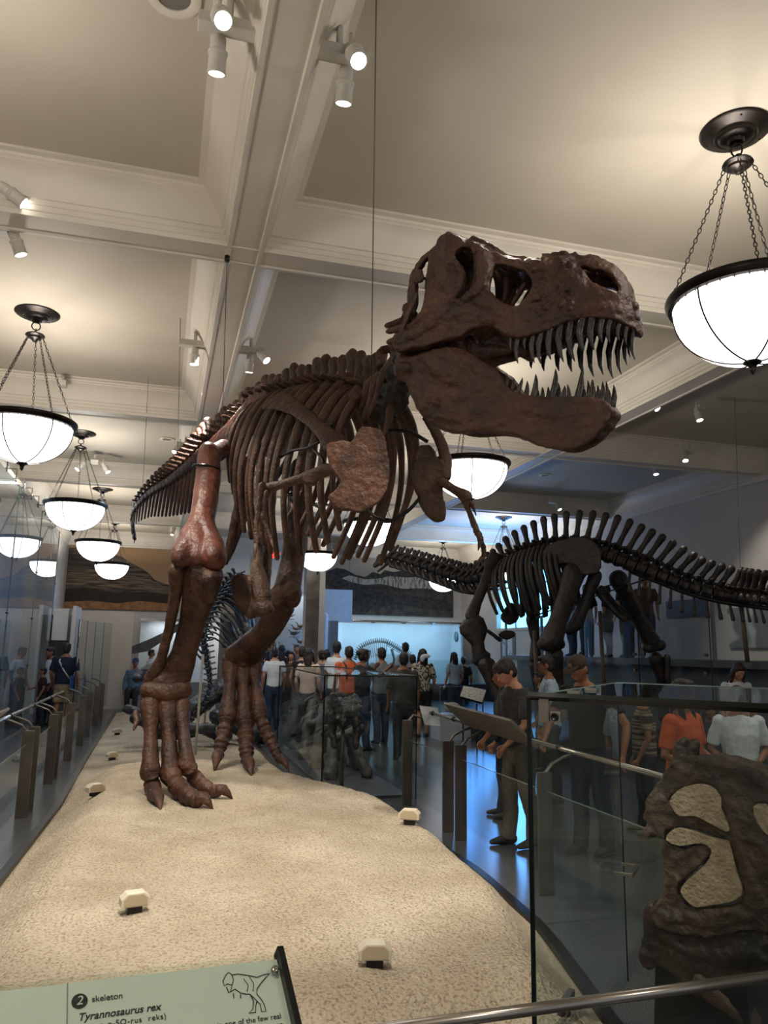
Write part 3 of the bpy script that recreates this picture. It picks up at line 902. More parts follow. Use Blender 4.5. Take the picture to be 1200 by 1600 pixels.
# ---- ribs
def ribpts(fr, q, W, D, back, inn=.72, drop0=0.02):
    p, f_, s_, u_ = fr
    bk = -V((f_.x, f_.y, 0)).normalized(); S = s_*q
    c = [p+S*.07+u_*.08, p+S*W*.45+u_*.06+bk*.02, p+S*W*.85-UP*D*.16+bk*back*.1, p+S*W*1.02-UP*D*.42+bk*back*.35, p+S*W*.97-UP*D*.68+bk*back*.65, p+S*W*inn-UP*D*.98+bk*back]
    return catmull(c, 5)
nd = len(dors)
for k, i in enumerate(dors):
    t_ = k/(nd-1)          # 0 at the hip, 1 at the shoulders
    W = interp([0, .25, .6, 1], [.34, .47, .5, .33], t_)
    D = interp([0, .2, .55, .85, 1], [.72, 1.18, 1.42, 1.3, .95], t_)
    for q in (1, -1):
        P = ribpts(FR[i], q, W+.015*math.sin(k*2.1+q), D*(1+.03*math.sin(k*1.3+q*2)), .42 if t_ < .8 else .22)
        n_ = len(P)
        rd = [(.024+.016*math.sin(math.pi*min(1, j/(n_*.55))), .028+.03*math.sin(math.pi*min(1, .25+j/(n_*1.3)))) for j in range(n_)]
        MB().tube(P, rd, 8, up=FR[i][1], rnd=True).build('rib', BONE_TAN if (k+q) % 3 else BONE, rex)
# neck ribs: long slanting splints below the neck
for a, b, Y0_, Y1_ in (((620,556),(576,650),4.75,5.2),((605,572),(566,655),5.0,5.35),((590,590),(560,640),5.2,5.5),((566,600),(537,669),5.5,5.7),((543,588),(508,655),5.9,6.0),((522,594),(487,649),6.2,6.2),((625,600),(600,680),4.85,5.1)):
    p, r_ = at(*a, y=Y0_), at(*b, y=Y1_); m_ = p.lerp(r_, .35)+V((-.02, 0, .03))
    MB().tube([p, m_, p.lerp(r_, .7), r_], [(.03, .045), (.035, .05), (.024, .034), (.01, .012)], 8, rnd=True).build('cervical_rib', BONE_TAN, rex, remesh=.008, smo=2, disp=.01, dscale=.08)

def pt(L_): return [at(x, y, y=Y) for x, y, Y in L_]
def bone(name, m_, parts, vox=.012, disp=.014, dsc=.09, parent=None):
    """parts: list of (px points, radii) -> one lumpy bone"""
    mb = MB()
    for P, rd in parts:
        if len(P) == 1: mb.ell(pt(P)[0], rd)
        else: mb.tube(pt(P), rd, 12, up=(0, 1, 0), rnd=True)
    return mb.build(name, m_, parent or rex, remesh=vox, smo=3, disp=disp, dscale=dsc)
def Z2(x, y): return (330+x/2.553, 520+y/2.553)
def plate(name, m_, zpts, yfn, thick, vox=.009, holes=(), disp=.012, conv=Z2):
    P = []
    for x, y in smooth_loop(zpts, 2):
        px, py = conv(x, y); P.append(at(px, py, y=yfn(px, py)))
    return MB().prism(P, (0, thick, 0)).build(name, m_, rex, remesh=vox, smo=4, disp=disp, dscale=.05)
# ---- shoulder girdle and arms
bone('scapula', BONE, [([(428,626,6.55),(446,630,6.35),(466,641,6.1),(490,660,5.75),(508,677,5.45),(524,694,5.25)], [(.14, .02), (.1, .022), (.07, .026), (.06, .03), (.065, .034), (.1, .035)])], .011)
cor_out = [(462,452),(490,440),(530,432),(560,440),(580,405),(602,380),(640,382),(672,390),(690,420),(698,470),(708,530),(708,575),(695,635),(662,680),(625,700),(590,716),(560,708),(520,706),(482,680),(470,652),(492,635),(510,612),(516,592),(492,560),(474,525)]
cv, cf = slab([[(x/2.553, y/2.553) for x, y in smooth_loop(cor_out, 2)], [(q[0]/2.553, q[1]/2.553) for q in ((568,540),(578,532),(592,545),(584,550))]], 10, 4)
P = []
for v in cv:
    base = at(330+v.x, 520+v.y, y=5.25-(v.x-90)*.0035)
    bulge = .02*math.cos((v.x-230)/30)
    P.append(base+V((.1, 1, 0))*(v.z*.0045))
MB().add(P, cf).build('coracoid', BONE, rex, remesh=.008, smo=3, disp=.005, dscale=.045)
bone('humerus', BONE_TAN, [([(415,764,5.75),(440,757,5.6),(470,748,5.45),(490,742,5.35),(511,734,5.25)], [.042, .034, .036, .05, .05]), ([(488,752,5.35),(478,750,5.4)], [.04, .035])])
bone('ulna', BONE_TAN, [([(410,759,5.72),(405,785,5.7),(402,812,5.7)], [.034, .022, .026])])
bone('radius', BONE_TAN, [([(417,770,5.68),(413,790,5.68),(410,812,5.68)], [.026, .017, .022])])
def digit(L_, r0, r1, m_=BONE_TAN):
    P = pt(L_); n_ = len(P)
    for k in range(n_-1):
        a, b = P[k], P[k+1]; t_ = k/max(1, n_-2); r_ = r0*(1-t_)+r1*t_
        if k < n_-2: MB().tube([a, a.lerp(b, .12), a.lerp(b, .5), a.lerp(b, .88), b], [r_*.8, r_, r_*.68, r_*.95, r_*.75], 10).build('phalanx', m_, rex)
        else: MB().tube([a, a.lerp(b, .35)+V((0, 0, r_*.4)), a.lerp(b, .75)+V((0, 0, r_*.25)), b], [r_*.9, r_*.85, r_*.45, .003], 10).build('claw', m_, rex)
digit([(401,812,5.7),(400,832,5.68),(400,850,5.66),(398,874,5.62)], .022, .016)
digit([(411,813,5.68),(417,826,5.66),(423,842,5.64),(427,858,5.6)], .02, .014)
lc = [(822,470),(838,446),(865,446),(882,452),(898,480),(905,502),(932,512),(937,560),(932,600),(925,640),(935,680),(940,715),(932,748),(895,752),(862,722),(842,690),(828,650),(812,610),(804,570),(808,520)]
plate('coracoid', BONE_TAN, lc, lambda x, y: 5.05-(x-670)*.002, .05)
bone('scapula', BONE_TAN, [([(668,655,5.4),(680,672,5.25),(690,695,5.15),(697,716,5.05),(696,745,5.02)], [(.05, .02), (.05, .022), (.05, .025), (.05, .03), (.045, .03)])])
bone('humerus', BONE_TAN, [([(690,753,5.0),(705,762,4.98),(718,770,4.95),(728,776,4.93)], [.036, .03, .036, .05])])
bone('ulna', BONE_TAN, [([(727,778,4.93),(732,798,4.93),(740,818,4.95)], [.035, .02, .026])])
digit([(740,818,4.95),(745,832,4.94),(751,846,4.93),(747,860,4.9)], .026, .018)
digit([(741,820,4.97),(750,838,4.96),(756,858,4.95),(755,872,4.94),(743,882,4.9)], .024, .017)
digit([(731,776,4.93),(738,790,4.9),(744,806,4.9)], .016, .014)

# ---- hips
def il(dx=0, dy=0):
    P = []
    for x, y in smooth_loop([(322,694),(333,680),(350,664),(375,635),(392,612),(404,598),(414,598),(418,612),(410,640),(402,662),(388,680),(372,694),(350,702),(335,704)], 2):
        P.append(at(x, y, y=8.75-(x-325)/90*1.2)+V((dx, dy, 0)))
    return MB().prism(P, (.06, .03, 0)).build('ilium', BONE_RED, rex, remesh=.014, smo=4, disp=.02, dscale=.12)
il(); il(.58, .1)
bone('pubis', BONE_TAN, [([(405,700,8.0),(404,760,7.75),(404,830,7.5),(402,890,7.3)], [.07, .05, .045, .06]), ([(374,905,7.3),(382,930,7.25),(396,952,7.2)], [(.09, .03), (.12, .035), (.11, .06)]), ([(396,950,7.2),(415,952,7.15)], [.07, .08]), ([(402,890,7.3),(410,935,7.2)], [.07, .1])])
bone('pubis', BONE_TAN, [([(430,700,8.0),(425,770,7.8),(418,860,7.5),(412,930,7.3)], [.07, .05, .05, .06])])
bone('ischium', BONE, [([(385,720,8.4),(372,790,8.6),(360,845,8.7),(352,878,8.75)], [.08, .05, .045, .04])])
bone('ischium', BONE, [([(400,720,8.4),(384,800,8.6),(368,842,8.75),(356,872,8.85)], [.08, .05, .045, .04])])
# ---- right leg (nearer)
bone('femur', BONE_RED, [([(326,706,7.8),(326,735,7.68),(322,775,7.5),(316,812,7.38),(311,838,7.3),(309,856,7.22)], [(.105, .11), (.125, .12), (.125, .12), (.125, .12), (.185, .12), (.2, .1)]),
     ([(308,815,7.35),(294,848,7.25),(286,866,7.12)], [(.08, .1), (.11, .12), (.115, .11)]), ([(318,815,7.35),(331,850,7.2),(335,872,7.05)], [(.08, .1), (.11, .13), (.115, .13)]), ([(296,872,7.15),(282,872,7.1)], [.08, .09]), ([(330,712,7.8),(350,700,8.1)], [.1, .1]), ([(309,836,7.25),(309,866,7.12)], [(.18, .1), (.16, .11)])], .016, .02, .16)
bone('tibia', BONE, [([(317,898,7.2),(312,930,7.28),(301,970,7.45),(288,1020,7.6),(275,1052,7.68),(262,1072,7.7)], [(.19, .16), (.16, .13), (.125, .11), (.12, .11), (.16, .12), (.21, .13)]),
     ([(330,905,7.05),(327,930,7.15)], [.1, .08])], .016, .02, .14)
bone('fibula', BONE, [([(277,892,7.2),(275,925,7.3),(264,985,7.5),(252,1030,7.6),(238,1062,7.68)], [(.085, .08), (.06, .06), (.048, .05), (.05, .05), (.09, .07)])], .014)
bone('astragalus', BONE, [([(235,1080,7.65),(262,1084,7.6),(285,1078,7.65)], [(.1, .1), (.1, .12), (.1, .1)])], .016)
def foot(name_pts, tm, yt, yb, toes, r_):
    for (a, b), rr_ in zip(name_pts, r_):
        bone('metatarsal', BONE, [([(a[0], a[1], yt), (a[0]*.6+b[0]*.4, a[1]*.6+b[1]*.4, yt*.55+yb*.45), (b[0], b[1]-14, yb+.02), (b[0], b[1], yb)], [(rr_*1.12, rr_*1.15), (rr_*.62, rr_*.8), (rr_*.8, rr_*.9), (rr_*1.02, rr_*1.05)])], .012, .012)
    for T in toes: toe(*T)
def toe(P, rr_):
    n_ = len(P)-1
    for k in range(n_):
        a, b = P[k], P[k+1]; r_ = rr_*(1-.1*k); d = (b-a)
        if k < n_-1:
            mb = MB().tube([a+d*.02, a+d*.14, a+d*.5, a+d*.8, b-d*.04], [r_*.8, r_*1.0, r_*.66, r_*.92, r_*.72], 12, rnd=True)
            mb.build('phalanx', BONE, rex, remesh=.012, smo=2, disp=.01, dscale=.06)
        else:
            MB().tube([a-d*.1, a+d*.1+V((0, 0, r_*.35)), a+d*.4+V((0, 0, r_*.75)), a+d*.7+V((0, 0, r_*.5)), b+V((0, 0, .005))], [r_*.75, r_*.9, r_*.75, r_*.42, .004], 12).build('claw', BONE, rex, disp=.006, dscale=.04)
def g(x, y, z): return at(x, y, z=z)
foot([((236,1102),(235,1205)), ((262,1100),(266,1208)), ((283,1102),(291,1196))], 0, 7.62, 7.3,
     0 or [([at(235,1208,y=7.27), g(238,1228,.40), g(243,1246,.37), g(251,1268,.315)], .085),
           ([at(267,1211,y=7.26), g(280,1232,.42), g(296,1245,.40), g(310,1251,.38), g(333,1266,.315)], .095),
           ([at(293,1198,y=7.27), g(306,1218,.44), g(322,1231,.41), g(340,1237,.39), g(364,1251,.315)], .085)], (.095, .1, .085))
foot([((362,1040),(356,1118)), ((379,1042),(381,1124)), ((396,1040),(404,1114))], 0, 9.2, 8.95,
     [([at(355,1122,y=8.93), at(350,1144,y=8.85), at(345,1165,y=8.75), at(340,1183,y=8.68), g(335,1209,.31)], .1),
      ([at(383,1128,y=8.93), at(384,1152,y=8.82), at(385,1175,y=8.72), at(387,1192,y=8.64), g(393,1216,.31)], .11),
      ([at(405,1118,y=8.93), at(413,1138,y=8.86), at(423,1158,y=8.78), at(431,1175,y=8.7), at(438,1188,y=8.64), g(452,1206,.31)], .092)], (.11, .115, .1))
MB().tube([at(212,1114,y=7.6), at(214,1128,y=7.5), at(209,1140,y=7.45)], [.03, .028, .01], 8, rnd=True).build('dewclaw', BONE, rex)
# ---- left leg
bone('femur', BONE, [([(470,730,8.35),(468,780,8.3),(462,840,8.2),(455,890,8.1),(448,925,8.0)], [(.12, .12), (.135, .12), (.13, .12), (.13, .12), (.15, .14)]), ([(458,925,8.05),(456,936,8.0)], [.1, .1]), ([(436,930,7.95),(432,938,7.95)], [.11, .1])], .016, .02, .16)
bone('tibia', BONE, [([(436,948,8.1),(426,968,8.35),(410,990,8.7),(392,1010,9.0),(378,1026,9.15)], [(.17, .14), (.14, .12), (.13, .11), (.17, .12), (.22, .13)])], .016, .02, .14)
bone('fibula', BONE, [([(452,950,8.2),(436,985,8.6),(415,1010,8.95),(398,1028,9.15)], [.06, .04, .04, .07])], .014)
bone('astragalus', BONE, [([(360,1030,9.2),(380,1033,9.15),(398,1030,9.2)], [.1, .12, .1])], .016)
# ---- armature
def rod(L_, r_=.012, name='support_rod'): return MB().tube(catmull(pt(L_), 6), r_, 8).build(name, BLACK, rex)
rod([(573,796,5.2),(585,806,5.15),(604,815,5.1),(622,808,5.1),(640,796,5.1),(656,778,5.1)], .013)
rod([(500,690,5.6),(480,700,5.8),(455,705,6.1),(430,720,6.5)], .012)
rod([(606,672,5.4),(640,675,5.2),(668,690,5.1)], .014)
rod([(516,700,5.35),(500,684,5.5),(520,664,5.6)], .01)
rod([(502,735,5.4),(505,720,5.5),(490,702,5.7)], .012)
def clamp(px, py, Y, r_, ax=(.1, 0, 1)): MB().torus(at(px, py, y=Y), r_, .012, ax, 24, 6).build('support_band', BLACK, rex)
clamp(323, 732, 7.68, .135); clamp(466, 775, 8.28, .142)
MB().tube([at(300,1060,y=7.4), V((at(300,1060,y=7.4).x, 7.4, .3))], .012, 8)
# black steel core seen along the neck and throat
core = frames(spine[int(len(spine)*.77):], 12)
MB().tube([fr[0]-fr[3]*.09 for fr in core], [.05, .07, .08, .09, .1, .1, .09, .08, .07, .06, .05, .04], 10, rnd=True).build('neck_armature', mat('dark_matrix_core', '#1d1511', '#120d0a', 8, rough=.6, bump=.8, bscale=18), rex, remesh=.02, smo=2, disp=.12, dscale=.07)

wire(at(588, -6, z=CZ), at(580, 600, y=5.35), 'thin steel wire hanging in front of the ceiling behind the skull')
wire(at(355, 400, z=4.89), at(347, 672, y=7.9), 'steel wire from the beam crossing to the hip')
MB and tag(MB().lathe([(0, -.05), (.022, -.05), (.022, 0), (0, 0)], at(355, 400, z=4.89), 12).build('wire_anchor', BLACK), 'small black wire anchor on the beam crossing', 'anchor')
wire(at(282, 497, z=CZ), at(277, 745, y=11.2), 'thin wire holding the tail, right one of two')
wire(at(232, 590, z=CZ), at(222, 782, y=12.8), 'thin wire holding the tail, left one of two')
wire(at(1148, 620, z=CZ), at(1157, 900, y=10.2), 'thin wire down to the sauropod tail at right')
# ================================================================== MOUND
def ysm(a, b, x):
    t = max(0, min(1, (x-a)/(b-a))); return t*t*(3-2*t)
XL = lambda y: interp([2.4, 4, 6, 8.7, 12, 21], [-1.02, -1.0, -.92, -.84, -.88, -.9], y)
XR = lambda y: interp([2.4, 3.2, 4.3, 5.5, 7.0, 8.4, 9.6, 11, 14, 21], [1.9, 1.95, 2.2, 2.3, 2.25, 1.7, 1.6, 1.6, 1.62, 1.62], y)
def mound_h(x, y):
    dl = x-XL(y); dr = XR(y)-x
    prof = ysm(0, .55, dl)*ysm(0, .42, dr)
    front = ysm(2.35, 3.2, y)
    top = .33-.27*ysm(9.3, 10.2, y)
    h = top*(.15+.85*prof)*front if min(dl, dr) > 0 else 0
    h *= min(1, min(dl, dr)/.05) if min(dl, dr) > 0 else 0
    n_ = noise.noise(V((x*1.3, y*1.3, 0)))*.03+noise.noise(V((x*4, y*4, 5)))*.008+noise.noise(V((x*12, y*12, 9)))*.007+abs(noise.noise(V((x*30, y*30, 2))))*.008
    for fx, fy, r_ in ((.25, 7.1, .5), (1.0, 8.6, .5)):
        n_ *= 1-.8*math.exp(-((x-fx)**2+(y-fy)**2)/r_**2)
    return max(.0, h+n_*prof*(front if y < 9.5 else .5))
rows = []
y = 2.3
while y < 20.3:
    st_ = (.017 if y < 6.5 else .028) if y < 9.8 else .12
    xl, xr = XL(y)-.02, XR(y)+.02
    rows.append([V((xl+(xr-xl)*i/170, y, mound_h(xl+(xr-xl)*i/170, y)+.002)) for i in range(171)])
    y += st_
def sand_mat():
    m = mat('rough_beige_sandstone', '#dccdb4', '#c3b196', 2.2, rough=.9, contrast=(.3, .7))
    nt = m.node_tree; b = nt.nodes['Principled BSDF']; tc = nt.nodes.new('ShaderNodeTexCoord')
    n1 = nt.nodes.new('ShaderNodeTexNoise'); n1.inputs['Scale'].default_value = 26; n1.inputs['Detail'].default_value = 8; n1.inputs['Roughness'].default_value = .62
    n2 = nt.nodes.new('ShaderNodeTexVoronoi'); n2.inputs['Scale'].default_value = 55
    ad = nt.nodes.new('ShaderNodeMath'); ad.operation = 'MULTIPLY_ADD'; ad.inputs[1].default_value = .35
    nt.links.new(tc.outputs['Object'], n1.inputs['Vector']); nt.links.new(tc.outputs['Object'], n2.inputs['Vector'])
    nt.links.new(n2.outputs['Distance'], ad.inputs[0]); nt.links.new(n1.outputs['Fac'], ad.inputs[2])
    bp = nt.nodes.new('ShaderNodeBump'); bp.inputs['Strength'].default_value = 1; bp.inputs['Distance'].default_value = .05
    ramp = [q for q in nt.nodes if q.type == 'VALTORGB'][0]
    r2 = nt.nodes.new('ShaderNodeValToRGB'); r2.color_ramp.elements[0].position = .36; r2.color_ramp.elements[0].color = (.62, .56, .5, 1); r2.color_ramp.elements[1].position = .5; r2.color_ramp.elements[1].color = (1, 1, 1, 1)
    n3 = nt.nodes.new('ShaderNodeTexNoise'); n3.inputs['Scale'].default_value = 75; n3.inputs['Detail'].default_value = 5
    nt.links.new(tc.outputs['Object'], n3.inputs['Vector']); nt.links.new(n3.outputs['Fac'], r2.inputs['Fac'])
    mx = nt.nodes.new('ShaderNodeMix'); mx.data_type = 'RGBA'; mx.blend_type = 'MULTIPLY'; mx.inputs[0].default_value = 1
    nt.links.new(ramp.outputs['Color'], mx.inputs[6]); nt.links.new(r2.outputs['Color'], mx.inputs[7]); nt.links.new(mx.outputs[2], b.inputs['Base Color'])
    nt.links.new(ad.outputs[0], bp.inputs['Height']); nt.links.new(bp.outputs['Normal'], b.inputs['Normal'])
    return m
SAND = sand_mat()
md = MB().grid(rows)
o = md.build('sandstone_mound', SAND, fix=False)
tag(o, 'long low mound of rough beige sandstone under the tyrannosaur feet', 'display platform')
mn = MB()
for side_, f_ in ((-1, XL), (1, XR)):
    P = [V((f_(y_)+side_*.03, y_, .02)) for y_ in [2.3+.3*k for k in range(60)]]
    for a, b in zip(P, P[1:]): pass
    mn = MB()
    r0 = [p+V((-.03, 0, -.02)) for p in P]; r1 = [p+V((-.03, 0, .025)) for p in P]; r2 = [p+V((.03, 0, .025)) for p in P]; r3 = [p+V((.03, 0, -.02)) for p in P]
    mn.grid([r0, r1, r2, r3])
    struct(mn.build('trim_%d' % n, BLACK, smooth=False)); n += 1
def mz(x, y): return mound_h(x, y)

# little beige uplights on the mound
UPL = mat('beige_uplight_housing', '#d2c8b4', '#c4b9a4', 9, rough=.6)
def uplight(px, py, s_, rz, label):
    p = at(px, py, z=.3)
    for _ in range(6): p = at(px, py, z=mz(p.x, p.y)+.005)
    t = thing('mound_spotlight', label, 'small spotlight', p, rz, 'beige spotlights set on the mound', local=True)
    w_ = .135*s_; h_ = .06*s_
    body = [V((x, y_, z_)) for x, y_, z_ in ()]
    sec = [(-.5, .0), (-.5, .6), (-.3, 1), (.3, 1), (.5, .6), (.5, 0)]
    MB().prism([V((a*w_, -.04*s_, .03*s_+b*h_)) for a, b in sec], (0, .075*s_, 0)).build('housing', UPL, t, smooth=False, bevel=.004)
    MB().prism([V((a*w_*.8, -.043*s_, .036*s_+b*h_*.8)) for a, b in sec], (0, .004, 0)).build('face_plate', mat('uplight_face', '#b7a688', rough=.5), t, smooth=False)
    MB().box((0, 0, .015*s_), (w_*.5, .05*s_, .035*s_)).build('base', BLACK, t, smooth=False)
uplight(209, 1424, 1.0, .2, 'beige box spotlight on the near left of the mound')
uplight(585, 1508, 1.0, -.2, 'beige box spotlight nearest the camera, right of centre on the mound')
uplight(640, 1287, 1.15, -.5, 'beige box spotlight at the right edge of the mound before the posts')
uplight(148, 1243, 1.15, .5, 'beige box spotlight on the left slope, nearer of two beside the right foot')
uplight(175, 1187, 1.15, .5, 'beige box spotlight on the left slope, farther of two beside the right foot')
uplight(479, 1183, 1.15, -.3, 'beige box spotlight right of the left foot, before the middle glass case')
uplight(183, 1148, 1.2, .4, 'faint beige spotlight at the far left of the lower sand')

# ================================================================== RAILINGS
PGE = mat('pale_glass_edge', '#6d807c', '#64766f', rough=.15)
def railing(x, sgn, posts, panels, rail, label, clips):
    t = thing('railing', label, 'railing', (x, posts[0], 0))
    for y_ in posts:
        h = .87 if y_ == 8.08 else .79
        u_ = MB().box((x, y_, h/2), (.105, .028, h)).build('post', POSTM, t, smooth=False, bevel=.003)
        P = [V((x, y_+.02, h-.16)), V((x+sgn*.01, y_+.02, h-.02)), V((x+sgn*.07, y_+.02, h+.05)), V((x+sgn*.17, y_+.02, rail[0].z-.02)), V((x+sgn*.235, y_+.02, rail[0].z-.005))]
        MB().tube(P, [(.012, .028), (.012, .026), (.012, .02), (.012, .016), (.012, .012)], 6, up=(0, 1, 0)).build('curved_bracket', POSTM, u_)
    for a, b in panels:
        g_ = MB().flat([V((x, a, .12)), V((x, b, .12)), V((x, b, .67)), V((x, a, .67))]).build('glass_panel', GLASS, t, smooth=False)
        MB().bb((x-.003, a, .667), (x+.003, b, .673)).build('panel_edge', PGE, g_, smooth=False)
    MB().tube(rail, .017, 12).build('handrail', STEEL, t)
    d = (rail[1]-rail[0]).normalized()
    for q in clips:
        c_ = rail[0].lerp(rail[1], q); MB().tube([c_-d*.014, c_+d*.014], .024, 12).build('joint_ring', BLACK, t)
    return t
railing(2.6, 1, [5.0, 6.55, 6.86, 8.08], [(3.1, 4.95), (5.05, 6.5), (6.92, 8.02)], [V((2.84, 3.9, .905)), V((2.84, 8.3, .95))], 'right glass railing with steel handrail running past the boy', (.3, .42, .5, .62, .78, .92))
railing(-1.15, -1, [6.3, 8.24, 8.62, 10.1, 10.5, 12.05, 13.8, 15.1, 16.9, 18.3], [(4.4, 6.2), (6.4, 8.15), (8.7, 10.0), (10.6, 11.95), (12.15, 13.7), (13.9, 15.0), (15.2, 16.8), (17.0, 18.2)], [V((-1.38, 5.6, .90)), V((-1.38, 13.0, .90))], 'left glass railing with steel handrail beside the sandy mound', (.2, .4, .6, .8))
def handrail(p0, p1, label, clips=(), r_=.012):
    t = thing('handrail', label, 'handrail', p0)
    MB().tube([p0, p1], r_, 16).build('rail_tube', STEEL, t)
    return t
# reading panels
def reading_panel(P, label, face, back, th=.02, legs=()):
    P = [V(p) for p in P]; nrm = (P[1]-P[0]).cross(P[3]-P[0]).normalized()
    c_ = sum(P, V())/4
    t = thing('information_panel', label, 'information panel', c_)
    MB().prism(P, nrm*-th).build('board', back, t, smooth=False)
    q = [c_+(p-c_)*.97+nrm*.002 for p in P]
    MB().flat(q).build('printed_face', face, t, smooth=False)
    for a, b in legs: MB().tube([a, b], .012, 8).build('leg', BLACK, t)
    return t
pf = mat('printed_grey_panel', '#cfd0cc', '#8f918e', 40, rough=.4, contrast=(.45, .6))
pb = mat('panel_back', '#6b635a', '#5e574f', 2, rough=.5)
A = [V((2.82, 6.95, .93)), V((2.82, 5.5, .90)), V((2.60, 5.5, 1.10)), V((2.60, 6.95, 1.13))]
reading_panel([A[0], A[3], A[2], A[1]], 'long tilted information panel on the right railing, seen from behind', pf, pb)
for y_ in (6.7, 6.2, 5.75): tag(MB().torus(V((2.84, y_, .93)), .03, .008, (0, 1, 0), 16, 6).build('rail_clip', BLACK), 'black ring clip holding the tilted panel to the handrail', 'clip', 'black clips of the tilted panel')
reading_panel([V((2.78, 8.05, .82)), V((2.95, 8.0, .80)), V((2.92, 8.0, 1.0)), V((2.72, 8.05, 1.02))], 'small white label panel at the end of the right railing', mat('white_label', '#c9cfd4', '#b5bcc2', 12, rough=.4), pb)

reading_panel([V((-1.40, 7.3, .88)), V((-1.40, 6.5, .88)), V((-1.18, 6.5, 1.06)), V((-1.18, 7.3, 1.06))][::-1], 'dark tilted panel at the near end of the left railing', pf, pb)

# ================================================================== MIDDLE GLASS CASE WITH A HADROSAUR SKULL
def glass_box(name, label, corners, z0, z1, gm, edges=True, top=True, cat='glass case', ew=.012, faces=(0, 1, 2, 3), parent_loc=None, ewt=None):
    c = [V((p[0], p[1], 0)) for p in corners]
    m_ = sum(c, V())/4; m_.z = z0
    t = thing(name, label, cat, m_)
    for k in faces:
        a, b = c[k], c[(k+1) % 4]
        MB().flat([a+UP*z0, b+UP*z0, b+UP*z1, a+UP*z1]).build('side_pane', gm, t, smooth=False)
    if top: MB().flat([p+UP*z1 for p in c]).build('top_pane', gm, t, smooth=False)
    if edges:
        for k in range(4):
            MB().tube([c[k]+UP*z0, c[k]+UP*z1], ew, 4).build('vertical_edge', GEDGE, t, smooth=False)
            MB().tube([c[k]+UP*z1, c[(k+1) % 4]+UP*z1], ewt or ew, 4).build('top_edge', GEDGE, t, smooth=False)
    return t
MC = [(1.75, 8.4), (2.80, 8.38), (2.78, 12.5), (1.90, 12.7)]
t = glass_box('display_case', 'free standing glass case with a dark fossil skull, middle of the hall', MC, .0, 1.32, GLASS, ew=.009)
MB().bb((1.92, 8.5, 0), (2.76, 12.45, .03)).build('plinth', mat('dark_plinth', '#4a4c4e', rough=.4), t, smooth=False)
def lumpskull(name, label, c, s_, m_, seed=1):
    rd = random.Random(seed); c = V(c); mb = MB()
    mb.ell(c+V((0, 0, .0))*s_, (.16*s_, .24*s_, .17*s_)); mb.ell(c+V((-.0, -.2, .02))*s_, (.13*s_, .16*s_, .11*s_))
    for q in (-1, 1):
        mb.ell(c+V((q*.14, -.08, .1))*s_, (.06*s_, .1*s_, .07*s_)); mb.tube([c+V((q*.13, -.1, -.05))*s_, c+V((q*.15, -.1, -.22))*s_, c+V((q*.12, -.14, -.36))*s_], [.06*s_, .05*s_, .045*s_], 8, rnd=True)
        mb.tube([c+V((q*.05, -.3, .04))*s_, c+V((q*.08, -.34, -.12))*s_], [.05*s_, .03*s_], 8, rnd=True)
    for k in range(26): mb.ell(c+V((rd.uniform(-.16, .16), rd.uniform(-.3, .15), rd.uniform(-.12, .2)))*s_, rd.uniform(.02, .05)*s_, nu=7, nv=5)
    t = thing(name, label, 'fossil skull', c-V((0, 0, .9)))
    mb.build('cranium', m_, t, remesh=.012*s_, smo=1, disp=.04*s_, dscale=.06)
    return t
mx_, my_ = at(530, 1125, y=8.9).x, 8.9
sk = lumpskull('hadrosaur_skull', 'dark lumpy fossil skull on a rod in the middle glass case', (at(536, 1112, y=8.95)), 1.0, mat('glossy_black_fossil', '#3a332e', '#171412', 10, rough=.3, bump=.8, bscale=26), 4)
q = at(536, 1125, y=8.95); MB().tube([V((q.x, 8.95, .03)), q], .025, 10).build('stand_rod', POSTM, sk)
# big dark bones lying further back in the case
for k, Y in enumerate((10.0, 10.9, 11.8)):
    mb = MB()
    mb.tube([V((2.12, Y-.35, .06)), V((2.2, Y-.1, .5)), V((2.3, Y+.1, .78)), V((2.45, Y+.25, .6)), V((2.6, Y+.3, .1))], [.1, .07, .085, .06, .08], 10, rnd=True)
    mb.tube([V((2.6, Y-.3, .08)), V((2.5, Y, .4)), V((2.35, Y+.2, .9)), V((2.2, Y+.3, .75))], [.08, .06, .07, .04], 10, rnd=True)
    mb.tube([V((2.2, Y-.2, .5)), V((2.5, Y-.25, .62))], [.05, .07], 8, rnd=True)
    tag(mb.build('fossil_bone', mat('grey_fossil', '#55504a', '#2e2a27', 7, rough=.5, bump=.5, bscale=20), remesh=.02, smo=1, disp=.05, dscale=.1), ['arched grey fossil limb bones behind the skull in the middle case, nearest group', 'arched grey fossil limb bones in the centre of the middle case', 'arched grey fossil limb bones at the far end of the middle case'][k], 'fossil bone')

# ================================================================== BIG GLASS CASE AT RIGHT WITH THE FLAT SKULL
K = V((1.262, 2.53, 0)); Lf = V((2.34, 3.66, 0)); dB = V((.80, -.60, 0)).normalized()
dBr = V((at(1200, 1107, z=1.45)-K).xy.to_3d()).normalized()
KR = K+dBr*1.5; LR = Lf+dBr*1.5
BC = [K, KR, LR, Lf]
bigc = thing('display_case', 'large clear glass case in the right foreground holding a flat brown skull', 'glass case', (K+LR)/2)
def dpane(nm, P, m_=GLASSD): return MB().flat(P).build(nm, m_, bigc, smooth=False)
ZT = 1.45
dpane('front_pane', [K, KR, KR+UP*ZT, K+UP*ZT]); dpane('side_pane', [K, Lf, Lf+UP*ZT, K+UP*ZT])
dpane('back_pane', [Lf, LR, LR+UP*ZT, Lf+UP*ZT]); dpane('top_pane', [K+UP*ZT, KR+UP*ZT, LR+UP*ZT, Lf+UP*ZT], glass('top_glass', (.74, .8, .8), .9, base=.12))
def edge(a, b, w_=.008, nm='glass_edge', m_=GEDGE): return MB().tube([a, b], w_, 4).build(nm, m_, bigc, smooth=False)
